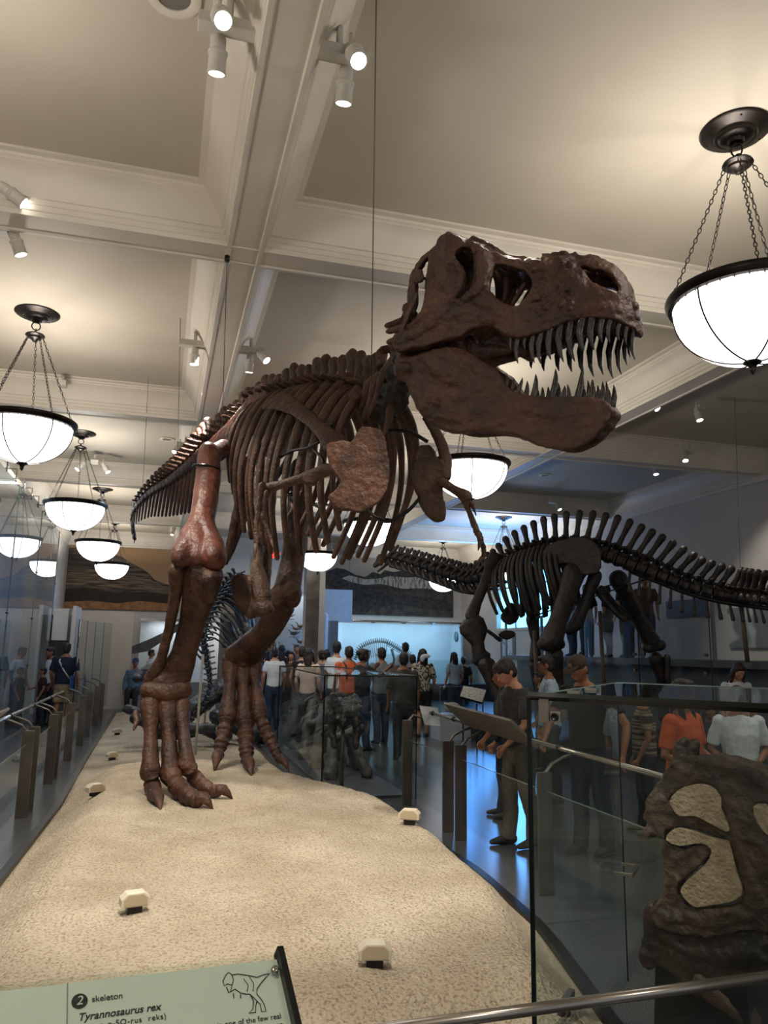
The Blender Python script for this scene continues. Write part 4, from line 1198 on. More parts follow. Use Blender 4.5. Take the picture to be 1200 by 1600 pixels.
edge(K, K+UP*ZT, .009); edge(Lf, Lf+UP*ZT, .004)
edge(K+UP*ZT, KR+UP*ZT, .014); edge(Lf+UP*ZT, LR+UP*ZT, .003, 'glass_edge', mat('pale_glass_edge', '#9fb6b2')); edge(K+UP*ZT, Lf+UP*ZT, .003, 'glass_edge', mat('pale_glass_edge', '#9fb6b2'))
dA = (Lf-K).normalized()
def clampb(s_, z_, side_=0):
    """square steel corner clamp with a round lock face"""
    base = K+dA*s_*.0
    t_ = K+dBr*.075+UP*z_
    rot = Matrix((dBr, V((-dBr.y, dBr.x, 0)), UP)).transposed()
    b = MB().box(t_+dBr*.03, (.036, .03, .034), rot).box(t_+dBr*.02+dA*.07-UP*.0, (.022, .14, .026), Matrix((V((-dA.y, dA.x, 0)), dA, UP)).transposed())
    c_ = b.build('corner_clamp', STEEL, bigc, smooth=False, bevel=.002)
    MB().lathe([(0, .0), (.014, .0), (.014, .004), (.01, .004), (.009, .001), (0, .001)], t_+dBr*.03-V((-dBr.y, dBr.x, 0))*.016, 20, -V((-dBr.y, dBr.x, 0))).build('lock', BLACK, c_)
clampb(0, 1.385); clampb(0, .47)
rotB = Matrix((dBr, V((-dBr.y, dBr.x, 0)), UP)).transposed()
for s_ in (.16, .3): MB().box(K+dBr*.09+dA*s_*2+UP*(ZT+.004), (.05, .03, .012), rotB).build('top_clip', STEEL, bigc, smooth=False)
MB().box(K+dBr*.06+UP*(ZT-.04), (.035, .012, .09), rotB).build('hinge_strap', STEEL, bigc, smooth=False)
hp = at(960, 1352, y=3.0)
fa = K+(Lf-K)*.5
hh = MB()
hz = .56
for q in (-.09, .09): hh.box(K+dA*(1.42+q)+UP*hz-V((-dA.y, dA.x, 0))*.04, (.016, .08, .016), Matrix((dA, V((-dA.y, dA.x, 0)), UP)).transposed())
hh.box(K+dA*1.42+UP*hz-V((-dA.y, dA.x, 0))*.08, (.2, .016, .02), Matrix((dA, V((-dA.y, dA.x, 0)), UP)).transposed())
hh.build('door_handle', STEEL, bigc, smooth=False, bevel=.002)

# flat skull with plaster infills: traced outline on a vertical plane, real thickness
FA = V((1.78, 2.62, 0)); FD = V((dBr.x, dBr.y, 0)).normalized(); FN = V((-FD.y, FD.x, 0))
def F2(zx, zy):
    d = ray(1000+zx/3.405, 1130+zy/3.405); o = V((0, 0, CAM_H)); t_ = (FA-o).dot(FN)/d.dot(FN); p = o+d*t_
    return ((p-FA).dot(FD), p.z)
def FW(v, off=0): return FA*1+FD*v[0]+UP*v[1]+FN*(v[2]+off)
fsk = thing('ceratopsian_skull', 'flat dark brown fossil skull with beige plaster infills in the right case', 'fossil skull', FA+FD*.3)
def grow(L, d):
    n_ = len(L); ar = sum(L[i-1][0]*L[i][1]-L[i][0]*L[i-1][1] for i in range(n_)); sg = 1 if ar > 0 else -1; out = []
    for i in range(n_):
        tx, ty = L[(i+1) % n_][0]-L[i-1][0], L[(i+1) % n_][1]-L[i-1][1]; q = math.hypot(tx, ty) or 1
        out.append((L[i][0]+sg*ty/q*d, L[i][1]-sg*tx/q*d))
    return out
F_OUT = [(75,365),(100,340),(130,280),(180,220),(240,190),(300,175),(360,185),(430,165),(500,185),(580,205),(640,240),(700,290),(760,380),(820,500),(860,650),(860,820),(820,960),(760,1050),(690,1090),(600,1085),(500,1105),(400,1120),(300,1112),(200,1100),(120,1060),(85,1020),(80,985),(120,950),(140,900),(135,850),(155,800),(150,740),(155,650),(160,600),(120,600),(90,580),(65,600),(40,590),(35,550),(60,545),(55,510),(35,500),(40,480),(55,460),(55,400)]
F_H = [[(185,400),(215,360),(260,330),(330,315),(380,318),(430,345),(455,390),(455,440),(480,500),(500,550),(480,560),(400,520),(320,480),(240,480),(205,450)],
       [(165,605),(190,560),(230,545),(300,560),(380,590),(460,610),(500,620),(520,700),(540,780),(565,860),(555,900),(500,930),(400,945),(330,958),(290,940),(255,900),(245,860),(300,800),(370,740),(408,670),(380,630),(320,620),(240,635)],
       [(625,430),(680,420),(740,480),(780,560),(740,600),(680,560),(640,500)]]
fv, ff = slab([[F2(x, y) for x, y in smooth_loop(F_OUT, 2)]]+[grow([F2(x, y) for x, y in smooth_loop(h, 2)], .007) for h in F_H], .10, .015)
lm = MB().add(fv, ff)
rd = random.Random(11)
def frel(pts, rads, w_=-.035):
    rads = [q*.72 for q in rads]
    lm.tube([V((*F2(x, y), w_)) for x, y in pts], [(r_, r_*.7) for r_ in rads], 10, up=(0, 0, 1), rnd=True)
frel([(110,400),(180,270),(300,225),(450,210),(600,260),(700,350)], [.03,.035,.03,.035,.04,.04])
frel([(140,420),(170,520),(300,500),(430,540),(485,580)], [.03,.03,.022,.025,.015])
frel([(540,420),(530,560),(580,760),(640,900),(600,1020)], [.05,.05,.05,.045,.04])
frel([(170,680),(260,690),(390,650)], [.04,.035,.02]); frel([(200,880),(210,780),(300,740),(395,670)], [.04,.03,.025,.015])
frel([(120,1010),(250,1010),(400,1030),(560,1000)], [.04,.05,.055,.05]); frel([(480,330),(560,470),(680,640),(760,780)], [.02,.025,.03,.03])
for k in range(60):
    x, y_ = rd.uniform(60, 800), rd.uniform(190, 1080)
    lm.ell(V((*F2(x, y_), -.03)), 0.001, nu=4, nv=3) if 0 else None
ev, ef = remeshed(lm, .0058, 1)
fw = MB().add(bumpy([FW(v) for v in ev], .012, 10, .009, 30), ef)
fw.build('skull_bone', FOSSIL, fsk)
for h in F_H[:3]:
    L_ = [F2(x, y_) for x, y_ in smooth_loop(h, 2)]
    cx = sum(p[0] for p in L_)/len(L_); cy = sum(p[1] for p in L_)/len(L_)
    v_, f2_ = slab([[(cx+(a-cx)*.99, cy+(b-cy)*.99) for a, b in L_]], .05, .004)
    MB().add([FW(v, -.034) for v in v_], f2_).build('plaster_infill', PLASTER, fsk, smooth=False)
hn = MB().tube([FW((*F2(225, 185), 0)), FW((*F2(215, 130), 0)), FW((*F2(235, 100), 0))], [.035, .03, .022], 10, rnd=True)
hn.tube([FW((*F2(255, 180), 0.02)), FW((*F2(275, 125), 0.02)), FW((*F2(290, 120), 0.02))], [.03, .022, .018], 10, rnd=True)
hn.build('horn_knob', FOSSIL, fsk, remesh=.007, smo=1, disp=.02, dscale=.03)
# its lower jaw
J_OUT = [(40,985),(62,978),(78,1010),(90,1070),(110,1075),(150,1070),(200,1110),(260,1140),(400,1110),(560,1105),(680,1110),(800,1120),(900,1180),(900,1300),(760,1310),(640,1330),(500,1350),(420,1420),(330,1430),(240,1370),(200,1320),(120,1280),(80,1300),(40,1290),(22,1240),(30,1180),(40,1120),(35,1040)]
fv, ff = slab([[F2(x, y_) for x, y_ in smooth_loop(J_OUT, 2)]], .09, .035)
lm = MB().add(fv, ff)
frel([(55,1000),(70,1090),(60,1230)], [.016,.022,.03]); frel([(120,1120),(220,1180),(150,1240)], [.035,.04,.03]); frel([(260,1210),(420,1230),(620,1220)], [.04,.05,.05])
ev, ef = remeshed(lm, .007, 2)
MB().add(bumpy([FW(v, .02) for v in ev], .010, 9, .005, 34), ef).build('lower_jaw', mat('very_dark_fossil', '#43352a', '#1f1813', 8, rough=.5, bump=.9, bscale=20), fsk)
std = MB()
std.tube([FW((*F2(330, 1380), .03)), FW((*F2(520, 1560), .05)), FW((*F2(620, 1800), .05))], [(.07, .05), (.075, .05), (.06, .05)], 12, rnd=True)
std.build('frill_bone', FOSSIL, fsk, remesh=.009, smo=1, disp=.02, dscale=.05)
pl_ = MB(); b0 = FW((.35, 0, .05))
a_ = FA+FD*-.02+FN*-.02
pl_.prism([a_+UP*.0, a_+FD*.0+UP*.0+V((-.0, 0, .72))+FD*.05, a_+FD*.34+UP*.62, a_+FD*.34], FN*.45)
pl_.build('black_stand', mat('satin_black_stand', '#1b1c1d', '#151617', 3, rough=.3), fsk, smooth=False)

# front steel handrail before the case
fr_ = handrail(V((.30, 1.6, .862)), V((1.75, 1.6, .882)), 'shiny steel handrail across the bottom right foreground', ())
e_ = MB().bb((.62, 1.596, .80), (.637, 1.604, .846)).build('support_bracket', STEEL, fr_, smooth=False)
MB().flat([V((.35, 1.62, .3)), V((1.75, 1.62, .3)), V((1.75, 1.62, .8)), V((.35, 1.62, .82))]).build('rail_glass', GLASS, fr_, smooth=False)

# ---- the label panel bottom left
sg0 = at(0, 1549, y=1.66); sg1 = at(432, 1499, y=1.76)
ex = (sg1-sg0).normalized(); dnv = V((.02, -.62, -.45)); dnv = (dnv-ex*dnv.dot(ex)).normalized(); nz = ex.cross(dnv)*-1
if nz.z < 0: nz = -nz
SC = (sg1-sg0).length
o0 = sg0-ex*.25
sign = thing('label_panel', 'tilted pale green skeleton label panel at the bottom left corner', 'information panel', sg0)
def SP_(a, b, c=0): return sg0+ex*(a*SC)+dnv*(b*SC)+nz*c
PG = mat('pale_green_panel', '#e2e6dc', '#dbe0d5', 2, rough=.35)
MB().prism([SP_(-.4, .0), SP_(1.0, 0), SP_(1.0, .8), SP_(-.4, .8)], nz*-.006).build('board', PG, sign, smooth=False)
MB().prism([SP_(-.4, -.012, .004), SP_(1.0, -.012, .004), SP_(1.0, .8, .004), SP_(-.4, .8, .004)], nz*.004).build('clear_cover', glass('cover_glass', (.93, .96, .93), .3, base=.03), sign, smooth=False)
MB().prism([SP_(1.0, -.03, -.01), SP_(1.025, -.03, -.01), SP_(1.025, .8, -.01), SP_(1.0, .8, -.01)], nz*.03).build('black_end_rail', BLACK, sign, smooth=False)
INK = mat('black_ink', '#16181a', '#121416', rough=.5)
ln = MB(); ln.prism([SP_(.215, .0, .001), SP_(.219, .0, .001), SP_(.219, .6, .001), SP_(.215, .6, .001)], nz*.0005); ln.build('panel_seam', mat('seam_grey', '#8e978b'), sign, smooth=False)
MB().lathe([(0, .008), (.006, .008), (.008, .006), (.008, 0)], SP_(.975, .055, .008), 16, nz).build('screw', STEEL, sign)
Mt = Matrix((ex, -dnv, nz)).transposed().to_4x4()
def text(s_, a, b, size, name='lettering', shear=0, m_=INK, space=1, off=0):
    c_ = bpy.data.curves.new('tmp', 'FONT'); c_.body = s_; c_.size = size*SC; c_.extrude = .0003; c_.shear = shear; c_.space_character = space; c_.offset = off
    o_ = bpy.data.objects.new('tmp', c_); col.objects.link(o_)
    vs_, fs_ = temp_eval(o_)
    org = SP_(a, b, .0015)
    mb = MB().add([org+(Mt.to_3x3() @ v) for v in vs_], fs_)
    return mb.build(name, m_, sign, smooth=False)
def circ(a, b, r_, m_, nm):
    MB().prism([SP_(a+r_*math.cos(k*math.pi/16), b+r_*math.sin(k*math.pi/16), .001) for k in range(32)], nz*.0004).build(nm, m_, sign, smooth=False)
def zp(x, y_):
    a = x/1127; return a, (y_-180+120*a)/980
def zt(s_, x, y_, size, **k): a, b = zp(x, y_); return text(s_, a, b, size, **k)
circ(*zp(290, 218), .027, INK, 'number_disc')
zt('2', 277, 232, .045, m_=PG, name='number', shear=.2)
zt('skeleton', 335, 222, .031)
zt('Tyrannosaurus rex', 283, 286, .0365, shear=.25, off=.0002)
zt('(tye-ran-o-SO-rus  reks)', 262, 321, .028, space=1.12)
zt('skeleton is one of the few real', 700, 332, .0275, space=1.02)
zt('fossils on view, at the expense', 700, 362, .0275, space=1.02)
# the little line drawing of the living animal
DR = [[(868,150),(885,125),(900,115),(912,125),(940,122),(985,128),(1020,135),(1050,125),(1080,120),(1060,135),(1030,160),(1010,180),(1005,200),(1020,220),(1028,240),(1030,265),(1010,265),(1012,240),(990,215),(975,200)],
      [(868,150),(872,168),(885,160),(905,165),(893,190),(885,193),(880,172)], [(893,190),(915,180),(935,195),(960,200),(975,200),(985,225),(975,255),(955,270),(985,268),(990,245),(1000,225)],
      [(905,195),(903,215)], [(935,200),(932,215)], [(912,125),(915,145),(905,165)], [(960,140),(975,165),(965,190)], [(985,128),(1000,160),(990,190)]]
dm = MB()
for L_ in DR:
    P = [SP_(*zp(x, y_), .0016) for x, y_ in L_]
    dm.tube(P, .0009, 4)
dm.build('animal_drawing', INK, sign, smooth=False)
# ================================================================== THE SAUROPOD
plm = MB().bb((5.6, 10.6, 0), (8.4, 19.5, .32))
tag(plm.build('sauropod_plinth', mat('black_plinth', '#15171a', '#0e1012', 3, rough=.25), smooth=False), 'low black plinth under the long dark sauropod skeleton', 'plinth')
sau = thing('sauropod_skeleton', 'long dark sauropod skeleton with tall back spines at the right, neck to the left', 'dinosaur skeleton', (6.85, 12.0, .32))
SS = [(612,869,15.3),(632,874,15.05),(657,882,14.75),(700,896,14.3),(735,905,13.9),(772,893,13.4),(812,872,12.9),(860,860,12.4),(905,858,12.0),(950,868,11.6),(993,884,11.25),(1035,900,10.95),(1071,914,10.72),(1110,925,10.47),(1148,932,10.25),(1210,939,9.35),(1300,948,8.7)]
ssp = catmull([at(x, y, y=Y) for x, y, Y in SS], 8)
NS = 50
SF = frames(ssp, NS)
Ls = (SF[1][0]-SF[0][0]).length
def pxx(p):
    q = p-V((0, 0, CAM_H)); return 600+FPX*q.dot(cr)/q.dot(_f)
for i, (p, f_, s_, u_) in enumerate(SF):
    x = pxx(p); mb = MB()
    h = interp([600, 740, 775, 800, 850, 905, 950, 990, 1070, 1150, 1300], [.05, .08, .2, .3, .42, .48, .5, .46, .33, .3, .22], x)
    r_ = interp([600, 660, 700, 800, 900, 1000, 1150, 1300], [.07, .1, .12, .13, .15, .15, .1, .07], x)
    neck = x < 775
    # heads left: f_ runs head -> tail
    p_, f2 = p, -f_
    fr = (p_, f2, -s_, u_)
    if neck:
        vertebra(mb, fr, Ls*.98, r_, h+.04, Ls*.6, .17, .0, tr_up=-.6, rug=0, seg=7); mb.tube([p+u_*r_, p+u_*(r_+.16)+f_*.1], [.05, .03], 6, rnd=True)
        for q in (1, -1): mb.tube([p-u_*r_+s_*q*.08, p-u_*(r_+.12)+s_*q*.1+f_*.1, p-u_*(r_+.14)+s_*q*.09+f_*.3], [.05, .045, .015], 6)
    else:
        vertebra(mb, fr, Ls*.98, r_, 0, Ls*.42, .2 if x > 950 else .14, .0, tr_up=.25, seg=7)
        b = p+u_*r_*1.1; t_ = b+u_*h+f_*h*interp([780, 860, 950, 1050, 1200], [-.1, 0, .1, .35, .45], x)
        mb.tube([b, b.lerp(t_, .5), b.lerp(t_, .88), t_], [(.07, Ls*.34), (.05, Ls*.26), (.065, Ls*.36), (.075, Ls*.40)], 8, up=f_, rnd=True)
        if x > 985:
            a = p-u_*r_*.9; c_ = a-u_*interp([985, 1060, 1200], [.3, .32, .24], x)+f_*.1
            mb.tube([a, a.lerp(c_, .5), c_], [(.02, .03), (.018, .03), (.02, .045)], 6, up=f_, rnd=True)
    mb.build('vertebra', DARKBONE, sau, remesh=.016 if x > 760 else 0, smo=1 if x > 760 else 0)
    if 778 < x < 878 :
        for q in (1, -1):
            W = .42; D = interp([778, 820, 878], [.85, 1.15, .9], x)
            for hf in (0, .5):
                P = ribpts((p+f_*Ls*hf, f2, s_, u_), q, W-.04*hf, D, .15+.1*hf)
                MB().tube(P, [(.024, .04)]*len(P), 7, up=f_, rnd=True).build('rib', DARKBONE, sau)
hd = MB()
hp0 = at(597, 872, y=15.5)
hd.ell(hp0+V((.02, 0, 0)), (.14, .12, .1)); hd.tube([hp0, at(590, 880, y=15.5), at(586, 884, y=15.5)], [.09, .07, .05], 8, rnd=True); hd.tube([at(606, 880, y=15.4), at(596, 889, y=15.5), at(590, 893, y=15.5)], [.04, .03, .025], 6, rnd=True)
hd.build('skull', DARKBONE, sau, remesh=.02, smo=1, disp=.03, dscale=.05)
def sb(name, parts, m_=DARKBONE, vox=.018): return bone(name, m_, parts, vox, .02, .12, parent=sau)
def splate(name, pts, yfn, th, vox=.02):
    P = [at(x, y, y=yfn(x)) for x, y in smooth_loop(pts, 2)]
    return MB().prism(P, (0, th, 0)).build(name, DARKBONE, sau, remesh=vox, smo=3, disp=.03, dscale=.12)
yn = lambda x: 12.0-(x-900)*.009-.28
splate('ilium', [(846,884),(850,862),(864,848),(885,841),(905,838),(925,843),(938,856),(942,880),(934,896),(915,898),(900,896),(893,882),(880,880),(868,884),(856,892)], yn, .08)
splate('ilium', [(856,880),(864,855),(890,844),(920,846),(940,864),(936,892),(905,892)], lambda x: yn(x)+.65, .08)
sb('femur', [([(903,888,11.9),(896,896,11.85),(886,930,11.75),(872,970,11.65),(862,1000,11.6)], [.2, .2, .16, .15, .2]), ([(848,1006,11.6),(862,1010,11.6),(874,1006,11.55)], [.1, .12, .1])])
sb('tibia', [([(866,1022,11.7),(872,1060,11.75),(880,1110,11.8)], [.15, .09, .12])])
sb('femur', [([(966,905,11.9),(980,930,12.0),(1000,970,12.1),(1018,1002,12.15)], [.17, .14, .13, .16]), ([(1012,1012,12.15),(1032,1008,12.1)], [.1, .1])])
sb('tibia', [([(1024,1030,12.2),(1030,1050,12.2),(1036,1085,12.25),(1038,1120,12.3)], [.14, .09, .08, .12])])
sb('fibula', [([(1042,1028,12.1),(1043,1060,12.1),(1046,1110,12.2)], [.07, .05, .06])])
sb('pubis', [([(930,900,11.8),(915,940,11.9),(900,975,12.0),(890,984,12.0)], [.12, .1, .13, .1])])
sb('ischium', [([(935,925,11.9),(955,950,11.8),(975,968,11.7)], [.07, .05, .06])]); sb('ischium', [([(940,920,12.3),(965,950,12.3),(985,965,12.2)], [.07, .05, .06])])
sb('scapula', [([(773,868,13.1),(768,885,13.1),(756,915,13.05),(743,945,13.05),(737,965,13.0)], [(.12, .04), (.14, .04), (.1, .05), (.11, .05), (.14, .06)])])
sb('humerus', [([(737,978,13.0),(744,990,13.0),(746,1005,13.0),(748,1018,13.0),(752,1028,13.0)], [(.28, .08), (.25, .08), (.13, .09), (.13, .1), (.2, .1)])])
sb('radius', [([(757,1038,12.95),(768,1070,12.85),(782,1095,12.75),(790,1112,12.7)], [.14, .08, .08, .12])]); sb('ulna', [([(765,1036,13.0),(777,1066,12.95),(790,1096,12.85)], [.1, .06, .09])])
sb('forefoot', [([(793,1122,12.7),(795,1128,12.65)], [.15, .16])])
sb('scapula', [([(800,880,13.6),(822,930,13.5),(832,960,13.4)], [(.1, .04), (.07, .05), (.13, .06)])]); sb('humerus', [([(832,968,13.4),(836,1000,13.4),(836,1030,13.4)], [.13, .08, .12])]); sb('radius', [([(836,1040,13.4),(842,1090,13.4),(846,1112,13.4)], [.11, .07, .1])])
splate('sternal_plate', [(784,960),(796,942),(806,945),(813,958),(808,972),(797,977),(786,971)], lambda x: 12.9, .05); splate('sternal_plate', [(780,990),(792,984),(804,987),(805,994),(793,1000),(782,996)], lambda x: 12.9, .05)
sb('clavicle', [([(762,986,13.0),(772,993,13.0),(781,1000,13.0)], [.04, .035, .045])])
for px, Yy, y0_ in ((835, 12.9, 985), (937, 12.2, 955), (1158, 10.2, 945)):
    a = at(px, y0_, y=Yy); MB().tube([V((a.x+.05, a.y, .32 if px < 1100 else 1.5)), a], .035, 10).build('support_pole', mat('tan_support_pole', '#6b5a48', '#5d4d3d', rough=.5), sau)
a = at(900, 935, y=11.8)
for q in ((842, 960, 12.4, 1010, 905, 11.2), (878, 940, 12.2, 960, 912, 11.5)): MB().tube([at(q[0], q[1], y=q[2]), at(q[3], q[4], y=q[5])], .014, 6).build('support_rod', BLACK, sau)
MB().tube([fr[0]-fr[3]*.12 for fr in SF[30:]], .035, 8).build('support_beam', BLACK, sau)

# ================================================================== BLACK ALLOSAUR behind the legs
al = thing('allosaur_skeleton', 'black allosaur skeleton bending down seen between the tyrannosaur legs', 'dinosaur skeleton', (1.0, 14.2, .1))
ac = catmull([at(x, y, y=Y) for x, y, Y in ((372,905,14.9),(352,925,14.7),(330,955,14.4),(318,990,14.1),(322,1030,13.8),(328,1065,13.5),(322,1095,13.2),(308,1118,13.0),(290,1132,12.9))], 6)
AF = frames(ac, 30)
for i, fr in enumerate(AF):
    mb = MB(); k = 1-i/34
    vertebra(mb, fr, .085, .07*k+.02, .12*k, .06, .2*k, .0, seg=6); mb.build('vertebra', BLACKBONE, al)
for i in range(1, 14):
    for q in (1, -1):
        p, f_, s_, u_ = AF[i]; W = .3
        P = catmull([p, p+s_*q*W*.7+V((0, 0, -.02)), p+s_*q*W+V((.14, .12, -.2)), p+s_*q*W*.9+V((.3, .2, -.42))], 4)
        MB().tube(P, .018, 6, rnd=True).build('rib', BLACKBONE, al)
def ab(name, parts, m_=BLACKBONE): return bone(name, m_, parts, .018, .03, .1, parent=al)
ab('ilium', [([(345,925,14.9),(375,935,15.0),(392,985,15.0)], [.16, .22, .1])])
ab('femur', [([(375,950,14.8),(392,1005,14.6),(398,1050,14.5)], [.13, .09, .11])]); ab('tibia', [([(398,1055,14.5),(402,1110,14.7),(408,1150,14.7)], [.11, .07, .1])])
ab('femur', [([(355,980,15.1),(372,1030,15.0),(380,1065,14.9)], [.12, .09, .11])]); ab('tibia', [([(380,1065,14.9),(385,1110,15.0),(384,1150,15.0)], [.1, .06, .1])])
ab('skull', [([(290,1135,12.9),(270,1142,12.8),(245,1150,12.7)], [.12, .1, .06])])
for px, py in ((305, 1180), (318, 1150)):
    a = at(px, py, z=.05); MB().tube([a, V((a.x+.03, a.y, 1.5))], .02, 8).build('support_pole', mat('pale_support_pole', '#b8b2a6', rough=.4), al)
pr = thing('prey_bones', 'heap of black prey bones lying on the sand behind the tyrannosaur legs', 'fossil bones', (0.5, 13.0, .1))
for k, (L_, r_) in enumerate((([(200,1108,13.2),(225,1114,13.1),(250,1122,13.0)], .1), ([(212,1122,12.6),(260,1140,12.6),(330,1138,12.5)], .13), ([(300,1110,13.6),(340,1080,13.8),(372,1060,14.0)], .22), ([(340,1120,13.2),(372,1132,13.0),(395,1148,12.9)], .2), ([(350,1085,14.0),(395,1110,13.6),(410,1150,13.2)], .24), ([(215,1060,13.8),(230,1048,13.9),(243,1040,14.0)], .12), ([(320,1138,12.8),(350,1150,12.7)], .15), ([(240,1150,12.9),(300,1145,12.9)], .1))):
    mb = MB().tube(pt(L_), [(r_*.8, r_*.7), (r_, r_*.8), (r_*.6, r_*.6)][:len(L_)], 10, rnd=True)
    mb.build('bone', BLACKBONE, pr, remesh=.02, smo=2, disp=.06, dscale=.12)

# ================================================================== BACKGROUND BUILD
def panelbox(name, label, cat, a, b, m_, kind=None, bevel=0):
    o = MB().bb(a, b).build(name, m_, smooth=False, bevel=bevel)
    if kind: return struct(o)
    return tag(o, label, cat)
# left: tall reflective glass wall
for k, (a, b) in enumerate(((9.0, 11.4), (11.42, 13.8), (13.82, 16.4), (16.42, 19.2))):
    P = [V((-2.42, a, .03)), V((-2.42, b, .03)), V((-2.42, b, 4.22)), V((-2.42, a, 4.22))]
    t = thing('tall_glass_panel', 'tall reflecting glass pane along the left wall, %s' % ['nearest', 'second', 'third', 'farthest, ending beside the butte mural'][k], 'glass panel', (-2.42, (a+b)/2, .03), 0, 'tall panes of the left glass wall')
    MB().flat(P).build('pane', GLASSL, t, smooth=False)
    MB().tube([P[1], P[2]], .009, 4).build('pane_edge', GEDGE if k == 3 else mat('pale_glass_edge', '#9fb6b2'), t, smooth=False)
    for z_ in (1.2, 2.1, 3.0): MB().box((-2.42, b, z_), (.03, .14, .025)).build('joint_clip', BLACK, t, smooth=False)
    hk = MB()
    for q in range(3):
        y_ = a+.4+q*.8; hk.tube([V((-2.42, y_, 4.2)), V((-2.42, y_, 4.42)), V((-2.62, y_, 4.42))], .012, 6)
    hk.build('top_hook', STEEL, t)
trim(MB().bb((-2.9, 9.0, 4.42), (-2.6, 19.3, 4.5)), PAINT)
panelbox('case_backdrop', 'pale blue backdrop panel behind the tall glass wall at the left', 'backdrop', (-3.08, 9.2, .4), (-3.02, 19.0, 4.0), mat('pale_blue_backdrop', '#d3dae3', '#c8d0da', .7, rough=.7))
rp = MB()
def fl_poly(L_, y): return [at(a, b, y=y) for a, b in L_]
# white boxes and partition walls around the far left doorway
lq0, lq1 = at(80, 1000, y=20.4), at(108, 951, y=20.4)
lbx = thing('light_box', 'white square projecting box above the doorway behind the man in navy', 'light box', (lq0+lq1)/2)
MB().bb(lq0, lq1+V((0, .5, 0))).build('box', WHITEP, lbx, smooth=False)
MB().bb(V((lq0.x+.02, 20.8, 0)), V((lq0.x+.08, 20.86, lq0.z))).build('support', POSTM, lbx, smooth=False)
panelbox('partition_wall', 'tall narrow white partition end beside the navy shirted man', 'partition', V((at(110, 1000, y=20.2).x, 20.2, 0)), V((at(120, 950, y=20.2).x, 21.4, 2.55)), WHITEP)
panelbox('partition_wall', 'wide cream partition wall under the butte mural', 'partition', V((at(118, 1000, y=21.5).x, 21.5, 0)), V((at(209, 955, y=21.5).x, 21.7, at(160, 955, y=21.5).z)), mat('cream_wall', '#d9cfc2', '#d0c6b9', 1, rough=.7))
panelbox('partition_wall', 'dark grey recess wall behind the bearded man', 'partition', V((at(60, 1000, y=22.5).x, 22.5, 0)), V((at(112, 955, y=22.5).x, 22.6, 2.4)), mat('grey_recess', '#4c4d4e', rough=.7))
for k in range(4):
    a = 14.4+k*.9
    P = [V((-1.72, a, .1)), V((-1.72, a+.88, .1)), V((-1.72, a+.88, 2.25)), V((-1.72, a, 2.25))]
    P = [V((at(122+k*13, 1000, y=16.2+k*1.3).x, 16.2+k*1.3, .1)), V((at(135+k*13, 1000, y=17.5+k*1.3).x, 17.5+k*1.3, .1))]
    P += [P[1]+UP*(2.02+.02*k), P[0]+UP*(2.0+.02*k)]
    t = thing('glass_screen', 'reflecting glass screen behind the left railing, %s from the near end' % ['first', 'second', 'third', 'fourth'][k], 'glass panel', P[0], 0, 'row of glass screens by the cream wall')
    MB().flat(P).build('pane', glass('mirror_glass', (.45, .5, .54), .95, base=.34), t, smooth=False)
    MB().tube([P[0], P[3]], .009, 4).build('pane_edge', GEDGE if k == 0 else mat('pale_glass_edge', '#9fb6b2'), t, smooth=False)
# whale-like dark long shape relief behind bench
sh = MB().prism([at(206, 1010, y=24.5), at(206, 1022, y=24.5), at(230, 1018, y=24.5), at(265, 995, y=24.5), at(300, 970, y=24.5), at(300, 958, y=24.5), at(262, 985, y=24.5), at(235, 998, y=24.5)], (0, .15, 0))
tag(sh.build('long_fossil_slab', mat('slab_grey', '#6d6963', '#55514b', 4, rough=.7), smooth=False), 'long curved grey slab on the far wall left of the tyrannosaur shin', 'fossil slab')
t = thing('wall_display_case', 'pale wall case on the far wall behind the tyrannosaur right shin', 'glass case', (0.6, 26.2, 0))
c0, c1 = at(211, 1100, y=26.0), at(330, 965, y=26.0)
MB().bb((c0.x, 26.3, .5), (c1.x, 26.5, 2.45)).build('back_panel', mat('case_white', '#ccd0d3', rough=.6), t, smooth=False)
MB().bb((c0.x, 25.7, 2.4), (c1.x, 26.5, 2.48)).build('case_top', STEEL, t, smooth=False)
MB().flat([V((c0.x, 25.75, .5)), V((c1.x, 25.75, .5)), V((c1.x, 25.75, 2.4)), V((c0.x, 25.75, 2.4))]).build('front_pane', GLASS, t, smooth=False)
MB().bb((c0.x, 25.7, 0), (c1.x, 26.5, .5)).build('case_base', mat('mid_grey', '#7e8082', rough=.5), t, smooth=False)
bn = thing('bench', 'dark backless bench below the grey slab behind the tyrannosaur shin', 'bench', (0, 21.3, 0))
bx0, bx1 = at(204, 1080, y=21.2).x, at(240, 1080, y=21.2).x
MB().bb((bx0, 21.0, .4), (bx1+.6, 21.5, .47)).build('seat', BLACK, bn, smooth=False)
for q in (bx0+.06, bx1+.5): MB().bb((q, 21.05, 0), (q+.06, 21.45, .4)).build('leg', BLACK, bn, smooth=False)
